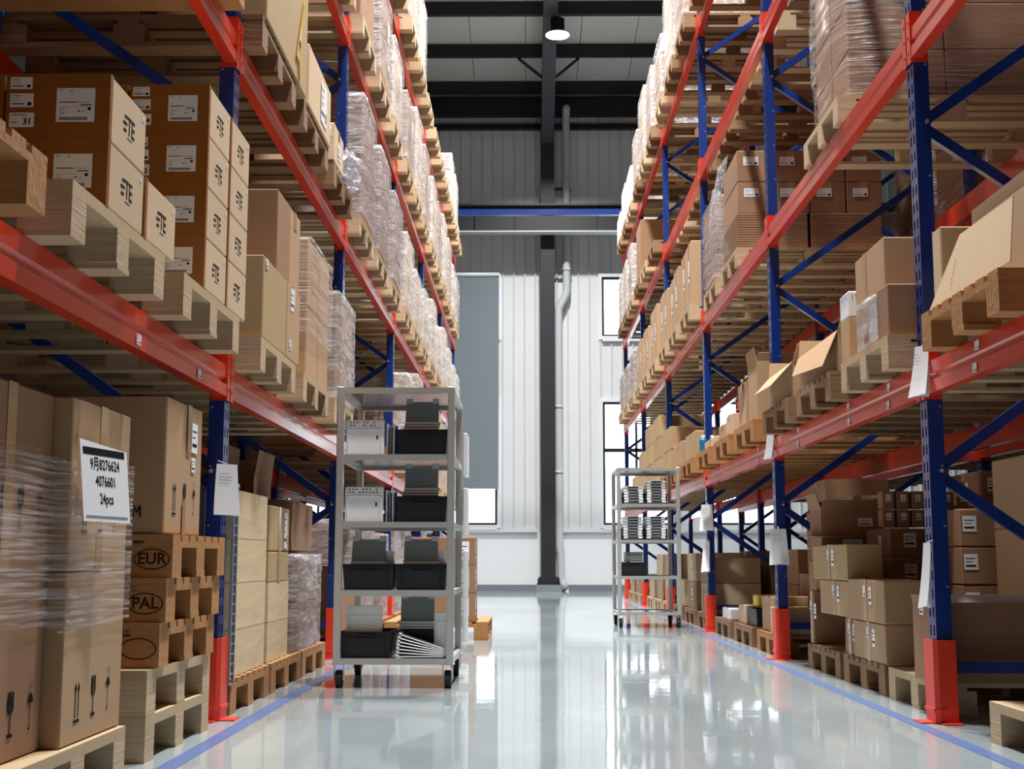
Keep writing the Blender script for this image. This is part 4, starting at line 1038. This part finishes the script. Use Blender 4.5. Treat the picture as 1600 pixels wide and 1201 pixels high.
carton('R', 1.61, 1.75, 6.50, 6.68, T1, 1.87, 'small tall carton under the printed white box, first right shelf', 'card_tan', tape=None)
carton('R', 1.61, 1.76, 6.50, 6.68, 1.872, 2.0, 'small white box with blue printed letters on the small tall carton, first right shelf', 'paper', tape=None, text=[('a', .0, .1, '~aaaaa', .04, 'teal_plastic'), ('n', .0, .1, '~aaaaa', .03, 'teal_plastic')])
open_carton('R', 1.62, 2.15, 6.78, 7.78, T1, 1.85, 'open carton with a wide flap folded out, middle of the second bay, right racks', 'card_tan', flap_l=.20, taper=.6, angs=(2.75, .5, .1, .3), text=[('n', -.12, .2, '~aaaaa', .05, 'teal_plastic')])
open_carton('R', 1.62, 2.10, 7.95, 8.76, T1, 1.86, 'open carton with its flap hanging out, close to the second right upright, first shelf', 'card_tan', flap_l=.2, taper=.75, angs=(2.4, .6, .1, .3))
crumple('plastic_bag', 'white plastic bag stuffed beside the open carton, first right shelf by the second upright', 'bag', 'foam_white', (1.80, 7.865, T1+.14), .12, (1.2, .5, 1.3), 5, .2)
carton('R', 2.22, 2.75, 5.8, 6.5, T1, 2.0, 'plain carton in the rear row behind the large taped one, right racks', 'card_brown')
# third bay on
for i in range(3): slot_pallet('R', 1, 1, i, 'eur')
def yy(i): return ys('R', 1, i)
open_carton('R', 1.60, 2.05, yy(0)+.03, yy(0)+.40, T1, 2.04, 'tall tan open carton just behind the second right upright, first shelf', 'card_tan', flap_l=.1, angs=(.2, .4, .2, .3))
carton('R', 1.60, 2.0, yy(0)+.46, yy(0)+.84, T1, 1.96, 'second tall carton behind the second right upright, first shelf', 'card_tan', jit=.01)
carton('R', 1.60, 1.9, yy(1)+.05, yy(1)+.40, T1, 1.80, 'lower pale carton, middle of the third bay, first right shelf', 'card_pale')
carton('R', 1.60, 1.9, yy(1)+.43, yy(1)+.8, T1, 1.76, 'small pale carton, middle of the third bay, first right shelf', 'card_tan')
carton('R', 1.62, 2.0, yy(2)+.05, yy(2)+.75, T1, 1.72, 'flat pale carton at the far end of the third bay, first right shelf', 'card_pale')
for j, x in enumerate((1.615, 1.70)):
    t = thing('blue_bottle', f'teal blue plastic canister by the third right upright, {["aisle side", "inner side"][j]}', 'canister', (x, ys('R', 1, 2)+.80-.0, T1), 0, 'teal canisters')
    MB().cyl((0,0,0), (0,0,.12), .036, n=20).cyl((0,0,.12), (0,0,.145), .036, .018, n=20).build('canister_body', 'teal_plastic', t, smooth=False)
    MB().cyl((0,0,.145), (0,0,.165), .019, n=14).build('cap', 'white_plastic', t)
for k in (2, 3, 4):
    for i in range(3):
        slot_pallet('R', k, 1, i, 'eur' if k == 2 else 'ply', det=False)
        y = ys('R', k, i); n = {2: [1, 1, 2], 3: [3, 3, 2], 4: [1, 0, 0]}[k][i]
        for j in range(n):
            h = .26
            carton('R', 1.60, 2.15, y+.03, y+.80, T1+h*j, T1+h*(j+1)-.003, f'tan carton, {["bottom","second","third"][j]} row, {where("R", k, 1, i)}', 'card_tan' if (i+j) % 2 else 'card_olive')
# ================================================================== RIGHT, second shelf
slot_pallet('R', 0, 2, 1, 'ply', a=1.645)
def film_load():
    y = ys('R', 0, 1)
    t = wrapped('R', 1.72, 2.76, y+.03, y+.80, T2, T2+1.05, 'large film wrapped load of brown cartons on the pale pallet, second right shelf', cols=2, rows=4, mt='card_brown', fm='film_clear', dep=2, bulge=.05)
film_load()
slot_pallet('R', 1, 2, 1, 'ply', a=1.65); slot_pallet('R', 1, 2, 2, 'ply', a=1.65)
y = ys('R', 1, 1)
for j in range(5):
    for c_ in range(2):
        o = MB(); 
        for q in range(3): o.cbox(-.28, .28, -.38, .38, .019*q, .019*q+.017, .003)
        tag(o.build('flat_carton_bundle', 'card_brown', loc=(1.95+.585*c_, y+.43, T2+.058*j)), f'bundle of flattened cartons, {ORN[j]} of the {["aisle", "inner"][c_]} pile, second right shelf', 'cardboard bundle', 'bundles of flattened cartons')
for j in range(2):
    for c_ in range(4):
        carton('R', 1.68+.29*c_, 1.68+.29*c_+.28, y+.06, y+.80, T2+.292+.26*j, T2+.292+.26*(j+1)-.003, f'grey brown carton, {["lower", "upper"][j]} row, {["first", "second", "third", "fourth"][c_]} from the aisle, over the flattened cartons', 'card_brown', tape='near', lab=[('n', -.03, .17, .12, .07, 1)], group='cartons over the flattened bundles')
t = thing('stretch_film_curtain', 'loose cloudy stretch film hanging down the aisle side of the labelled cartons, second right shelf', 'stretch film', (1.60, y+.42, T2))
m = MB(); n = 16; vs = []
for j in range(n+1):
    for i in range(n+1):
        u, v = i/n, j/n; vs.append((-.05*math.sin(PI*v)-.02*math.sin(9*u+4*v)-random.uniform(0, .012), -.45+.92*u, -.06+.86*v*(1-.12*u)))
m.add(vs, [(j*(n+1)+i, j*(n+1)+i+1, (j+1)*(n+1)+i+1, (j+1)*(n+1)+i) for j in range(n) for i in range(n)]); m.build('film_sheet', 'film_white', t, smooth=True)
y = ys('R', 1, 2); wrapped('R', 1.66, 2.84, y+.03, y+.82, T2, T2+.75, f'film wrapped cartons, {where("R", 1, 2, 2)}', mt='card_brown', fm='film_clear')
for k in (2, 3, 4):
    for i in range(3):
        slot_pallet('R', k, 2, i, 'ply', det=False); y = ys('R', k, i); h = [.66, .60, .62][i]
        if k < 4:
            for c_ in range(2):
                carton('R', 1.59, 2.1, y+.02+.41*c_, y+.42+.41*c_, T2, T2+h+random.uniform(-.04, .04), f'tall tan carton, {["nearer", "farther"][c_]} half, {where("R", k, 2, i)}', 'card_tan', lab=[('a', .02, h*.55, .1, .22, 1)], tape='cross')
            carton('R', 2.14, 2.75, y+.02, y+.82, T2, T2+h-.05, f'rear row carton, {where("R", k, 2, i)}', 'card_brown')
        else: wrapped('R', 1.59, 2.75, y+.02, y+.82, T2, T2+h, f'film wrapped cartons, {where("R", k, 2, i)}', mt='card_tan', fm='film_grey')
# ================================================================== RIGHT, third and top shelf
for k in (0, 1, 2, 3, 4):
    for i in range(3):
        slot_pallet('R', k, 3, i, ['old', 'ply', 'old'][(i+k) % 3], det=False, a=1.80 if k < 3 else None)
        y = ys('R', k, i)
        if k == 3 and i == 2:
            for c_ in range(2): carton('R', 1.60+.6*c_, 2.18+.6*c_, y+.04, y+.8, T3, T3+.85, f'big dark brown carton, {["aisle", "rear"][c_]} half, {where("R", k, 3, i)}', 'card_brown', tape=None)
        if k == 4: wrapped('R', 1.58, 2.7, y+.02, y+.84, T3, T3+.8, f'film wrapped cartons, {where("R", k, 3, i)}', mt='card_pale', fm='film_white', lab=[('a', .0, .45, .3, .2, 2)] if i == 0 else None)
        if k == 3 and i < 2 and False: pass
for k in (1, 2, 3, 4):
    for i in range(3):
        slot_pallet('R', k, 4, i, ['old', 'ply', 'old'][(i+k) % 3], det=False); y = ys('R', k, i)
        if k in (2, 3): wrapped('R', 1.57, 2.7, y+.02, y+.84, T4, T4+[.8, .95, .7][i], f'film wrapped cartons, {where("R", k, 4, i)}', mt='card_pale' if i % 2 else 'card_tan', fm='film_white')
        if k == 4:
            carton('R', 1.56, 2.1, y+.03, y+.8, T4, T4+[.55, .6, .42][i], f'white carton, {where("R", k, 4, i)}', 'foam_white', tape=None)
tag(MB().box(-.002, .0, -.12, .12, 0, .26).build('pink_sheet', 'pink_paper', loc=(1.555, ys('R', 4, 0)+.5, T3+.35)), 'pink paper sheet on the white wrapped load near the last right upright', 'paper sheet')
# loads added in the racks behind as dark backing for the gaps
q = 0
for side in 'LR':
    for k in range(0, 4):
        for lv in (0, 1, 2):
            if side == 'R' and lv == 0 and k >= 2: continue
            for i in (0, 1, 2):
                if side == 'R' and (k*3+i+lv) % 3 == 1: continue
                if side == 'L' and (lv > 1 or (k+i) % 2): continue
                a = A[side]+RD+.30; y = ys(side, k, i); z = TOP[lv]+.001
                pallet(side, 'old', y, z, f'old pallet, {SLOT[i]} place, {"floor" if lv == 0 else NL[lv]}, {BAY(k)}, rack behind, {SIDE[side]}', a=a, detailed=False, group=f'pallets in the rack behind the {SIDE[side]} racks')
                wrapped(side, a+.03, a+1.15, y+.02, y+.82, z+PH, z+PH+random.uniform(.5, 1.0), f'dark load, {SLOT[i]} place, {"floor" if lv == 0 else NL[lv]}, {BAY(k)}, rack behind, {SIDE[side]}', mt='card_brown', fm='film_clear', group=f'loads in the rack behind the {SIDE[side]} racks')

# ================================================================== trolleys
def trolley(loc, label, rz=0):
    W_, Dp, H_ = .625, .86, 1.57; t = thing('steel_trolley', label, 'trolley', loc, rz)
    for (x, y) in ((-W_/2+.0, 0), (W_/2-.038, 0), (-W_/2, Dp-.038), (W_/2-.038, Dp-.038)):
        MB().cbox(x, x+.038, y, y+.038, .125, H_, .004).build('trolley_post', 'steel', t)
    for z in (.15, .50, .855, 1.21, 1.565):
        m = MB(); x0, x1 = -W_/2+.038, W_/2-.038
        m.box(x0, x1, .004, .030, z-.03, z).box(x0, x1, Dp-.03, Dp-.004, z-.03, z).box(-W_/2+.004, -W_/2+.03, .038, Dp-.038, z-.03, z).box(W_/2-.03, W_/2-.004, .038, Dp-.038, z-.03, z)
        so = m.build('trolley_shelf', 'steel', t)
        MB().box(-W_/2+.03, W_/2-.03, .030, Dp-.03, z-.012, z-.009).build('shelf_pan', 'steel_pan_shaded', so)
    for i, (x, y) in enumerate(((-W_/2+.03, .04), (W_/2-.03, .04), (-W_/2+.03, Dp-.05), (W_/2-.03, Dp-.05))):
        c = MB(); c.box(x-.035, x+.035, y-.035, y+.035, .118, .125); a = .5 if i < 2 else 0
        for s_ in (-1, 1): c.prism([(x+s_*.022, .118), (x+s_*.027, .118), (x+s_*.027, .04), (x+s_*.022, .04)], 'y', y-.018, y+.03)
        o = c.build('caster', 'steel', t); MB().cyl((x-.016, y+.012, .045), (x+.016, y+.012, .045), .045, n=24).build('wheel', 'rubber', o)
    m = MB(); m.cyl((W_/2+.03, .12, 1.02), (W_/2+.03, .12, 1.36), .011, n=10)
    for z in (1.03, 1.35): m.cyl((W_/2, .12, z), (W_/2+.03, .12, z), .009, n=8)
    return t
TLX, TLY = -.70, 6.90
trolley((TLX, TLY, 0), 'tall five shelf steel trolley with black bins standing in front of the left racks')
def tl(x, y, z): return (TLX+x, TLY+y, z)
TP = MB().cbox(-.09, .09, -.002, .002, 0, .175, .001).cbox(-.09, .09, -.008, -.002, 0, .006, .001).mesh('plate', 'grey_plastic')
TAB = MB().cbox(-.018, .018, -.006, .006, 0, .028, .002).mesh('tab', 'tab_plastic')
def tabbed(loc, label, tilt=.32):
    t = thing('tabbed_tray', label, 'tray', loc, 0, 'grey tabbed trays in the left trolley'); t.rotation_euler = (-tilt, 0, 0)
    put(TP, 'plate', t); put(TAB, 'tab', t, (-.072, 0, .165)); put(TAB, 'tab', t, (.072, 0, .165)); 
    m = MB()
    for i in range(3): m.cbox(-.098+.004*i, .094+.004*i, -.022-.006*i, -.008-.006*i, .0+.014*i, .012+.014*i, .002)
    m.build('white_strip', 'white_plastic', t); return t
def panel(x, y, z, w_, h_, label, th=.012, tilt=0, prints=True, group='white panels in the left trolley'):
    t = thing('flat_tray', label, 'panel', tl(x, y, z), 0, group); t.rotation_euler = (-tilt, 0, 0)
    m = MB().cbox(-w_/2, w_/2, 0, th, 0, h_, .003).box(-w_/2+.012, -w_/2+.018, -.004, 0, 0.004, h_-.02).box(w_/2-.018, w_/2-.012, -.004, 0, .004, h_-.02).box(-w_/2+.012, w_/2-.012, -.004, 0, h_-.05, h_-.047)
    m.build('panel_body', 'white_plastic', t)
    if prints:
        d_ = MB(); rnd = random.Random(int(z*100))
        for r_ in range(2):
            for i in range(9):
                if rnd.random() < .8: d_.quad((-w_/2+.02+.018*i, -.001, h_-.016-.016*r_), (-w_/2+.03+.018*i, -.001, h_-.016-.016*r_), (-w_/2+.031+.018*i, -.001, h_-.010-.016*r_), (-w_/2+.022+.018*i, -.001, h_-.010-.016*r_))
        d_.quad((w_/2-.042, -.001, h_*.44), (w_/2-.034, -.001, h_*.44), (w_/2-.034, -.001, h_*.56), (w_/2-.042, -.001, h_*.56)); d_.build('printed_marks', 'print_ink', t)
    return t
for z, nm in ((1.21, 'top'), (.855, 'second')):
    panel(-.168, .05, z+.001, .205, .185, f'large white panel standing on the {nm} loaded shelf of the left trolley', th=.012)
    for i in range(4):
        m = MB().cbox(-.005, .005, -.14, .14, 0, .17-.012*(i % 2), .002)
        tag(m.build('flat_tray', ['white_plastic', 'grey_plastic', 'white_plastic', 'blue_paint'][i], loc=tl(-.052+.017*i, .22, z+.001)), f'thin tray on edge, {["first", "second", "third", "fourth"][i]} beside the white panel, {nm} shelf, left trolley', 'panel', 'thin panels on edge in the left trolley')
    binn(tl(.138, .235, z+.001), f'black bin under a grey tabbed tray, {nm} loaded shelf of the left trolley')
    tabbed(tl(.125, .16, z+.137), f'grey tabbed tray on the black bin, {nm} loaded shelf of the left trolley')
for i, x in enumerate((-.14, .138)):
    sd = ['left', 'right'][i]
    binn(tl(x, .235, .501), f'black bin on the third loaded shelf of the left trolley, {sd} one')
    tabbed(tl(x-.01, .12, .60), f'grey tabbed tray in the {sd} bin, third shelf of the left trolley')
    for j in range(2):
        p_ = panel(x+.098, .16+.03*j, .515, .05, .19-.05*j, f'narrow white panel beside the {sd} tabbed tray, {["front", "rear"][j]} one, third shelf of the left trolley', prints=False)
binn(tl(-.15, .235, .151), 'black bin on the lowest shelf of the left trolley, left one')
panel(-.165, .10, .262, .195, .155, 'white panel standing in the lowest bin of the left trolley', prints=False)
binn(tl(.138, .38, .151), 'black bin behind the fanned sheets on the lowest shelf of the left trolley')
tabbed(tl(.105, .25, .287), 'dark grey tabbed tray behind the fanned trays, lowest shelf of the left trolley', .15)
panel(.24, .165, .152, .08, .23, 'white panel at the right end of the lowest shelf of the left trolley', prints=False)
FT = MB().cbox(-.25, 0, -.01, .10, 0, .005, .0015).cbox(-.25, -.235, -.012, .10, .005, .012, .0015).mesh('white_sheet_tray', 'white_plastic')
for i in range(7):
    o = put(FT, 'white_sheet_tray', None, tl(.262, .045, .156+.0065*i)); o.rotation_euler = (0, .052*i, 0)
    tag(o, f'white thin tray, {ORN[i]} of the fan on the lowest shelf of the left trolley', 'tray', 'fanned white trays in the left trolley')
# paper sleeves hanging on the right side of the left trolley
for i, (z, h_) in enumerate(((1.13, .24), (.80, .26), (.44, .27), (.2, .25))):
    o = MB().cbox(-.012, .012, -.11, .11, 0, h_, .004).build('document_sleeve', 'white_plastic', loc=tl(.345, .62, z))
    tag(o, f'white plastic sleeve hanging on the side of the left trolley, {["highest", "second", "third", "lowest"][i]}', 'sleeve', 'white sleeves on the side of the left trolley')
# right trolley
TRX, TRY = 1.195, 13.05
trolley((TRX, TRY, 0), 'tall steel trolley with slotted white trays standing by the right racks')
SM = MB().cbox(-.095, .095, -.16, .16, 0, .020, .003).cbox(-.085, .085, -.15, .15, .020, .026, .002)
SM.cur = 1; SM.box(-.052, .052, -.163, -.158, .003, .018)
SMM = SM.mesh('slotted_tray', ['white_plastic', 'print_ink'])
for si, (x, zb, n, nm) in enumerate(((-.145, 1.21, 6, 'left stack, upper shelf'), (.085, 1.21, 8, 'right stack, upper shelf'), (-.155, .855, 8, 'left stack, second shelf'), (.08, .855, 8, 'right stack, second shelf'))):
    for j in range(n):
        o = put(SMM, 'slotted_tray', None, (TRX+x+random.uniform(-.004, .004), TRY+.23, zb+.012+.028*j))
        tag(o, f'white slotted tray, {ORN[j]}, {nm}, right trolley', 'tray', 'white slotted trays on the right trolley')
    c = MB().cbox(-.10, .10, .0, .012, 0, .17, .003).box(-.112, -.100, -.30, .012, 0, .11).box(.100, .112, -.30, .012, 0, .11).box(-.112, .112, -.30, .012, 0, .008)
    tag(c.build('tray_holder', 'black_plastic', loc=(TRX+x, TRY+.41, zb+.001)), f'black holder around the {nm.replace(",", " on the")} of the right trolley', 'holder', 'black tray holders on the right trolley')
binn((TRX-.15, TRY+.24, .501), 'black bin on the third shelf of the right trolley')
for j in range(4):
    o = MB().cbox(-.085, .085, -.14, .14, 0, .022, .003).build('grey_tray', 'grey_plastic', loc=(TRX-.14, TRY+.25, .641+.024*j)); tag(o, f'grey tray, {ORN[j]}, piled on the black bin of the right trolley', 'tray', 'grey trays on the right trolley')

# ================================================================== papers hanging on the uprights
def papers(name, loc, w_, h_, label, rz=0, n=3, sp=.012, lean=.08, text=True):
    t = thing(name, label, 'paper sheets', loc, rz); 
    for i in range(n):
        m = MB(); vs = []; q = 6
        for j in range(q+1):
            v = j/q
            for e in (-1, 1): vs.append((e*w_/2*(1-.22*(1-(1-v)))*(1 if i else 1), -(.003+sp*i*(1-v)**1.0)*1.0-lean*(1-v)**2*.3, v*h_+.006*e*(i-1)*(1-v)))
        m.add(vs, [(2*j, 2*j+1, 2*j+3, 2*j+2) for j in range(q)])
        m.build('sheet', 'paper', t)
    if text:
        ln = MB()
        for j in range(4): ln.quad((-w_*.3, -.003-sp*n, h_*(.62+.06*j)), (w_*(.1+.06*(j % 3)), -.003-sp*n, h_*(.62+.06*j)), (w_*(.1+.06*(j % 3)), -.003-sp*n, h_*(.63+.06*j)), (-w_*.3, -.003-sp*n, h_*(.63+.06*j)))
        ln.build('printed_text', 'label_grey', t)
    MB().cyl((0, -.004, h_), (0, .078, h_+.02), .0025, n=6).build('hanging_cord', 'paper', t)
    return t
papers('document_sleeve', (-1.262, 5.475, .842), .125, .212, 'white document sleeve hanging on the first left upright', n=2, sp=.002, lean=.03, rz=.75)
papers('hanging_papers', (1.655, 5.46, 1.335), .085, .215, 'sheaf of white papers hanging on the first right upright at beam height', rz=-.9)
papers('hanging_papers', (1.650, 5.48, .47), .045, .26, 'sheaf of white papers hanging low on the first right upright', rz=-.9, text=False)
papers('hanging_papers', (1.655, 8.893, 1.335), .07, .23, 'sheaf of white papers hanging on the second right upright at beam height', rz=-.9)
papers('hanging_papers', (1.678, 8.868, .63), .13, .235, 'grey white papers hanging on the second right upright at waist height', rz=-.15)
papers('hanging_papers', (1.668, 12.303, .93), .13, .24, 'white papers hanging on the third right upright, upper bunch', rz=-.3)
papers('hanging_papers', (1.66, 12.312, .55), .08, .28, 'white papers hanging on the third right upright, lower bunch', rz=-.5, text=False)
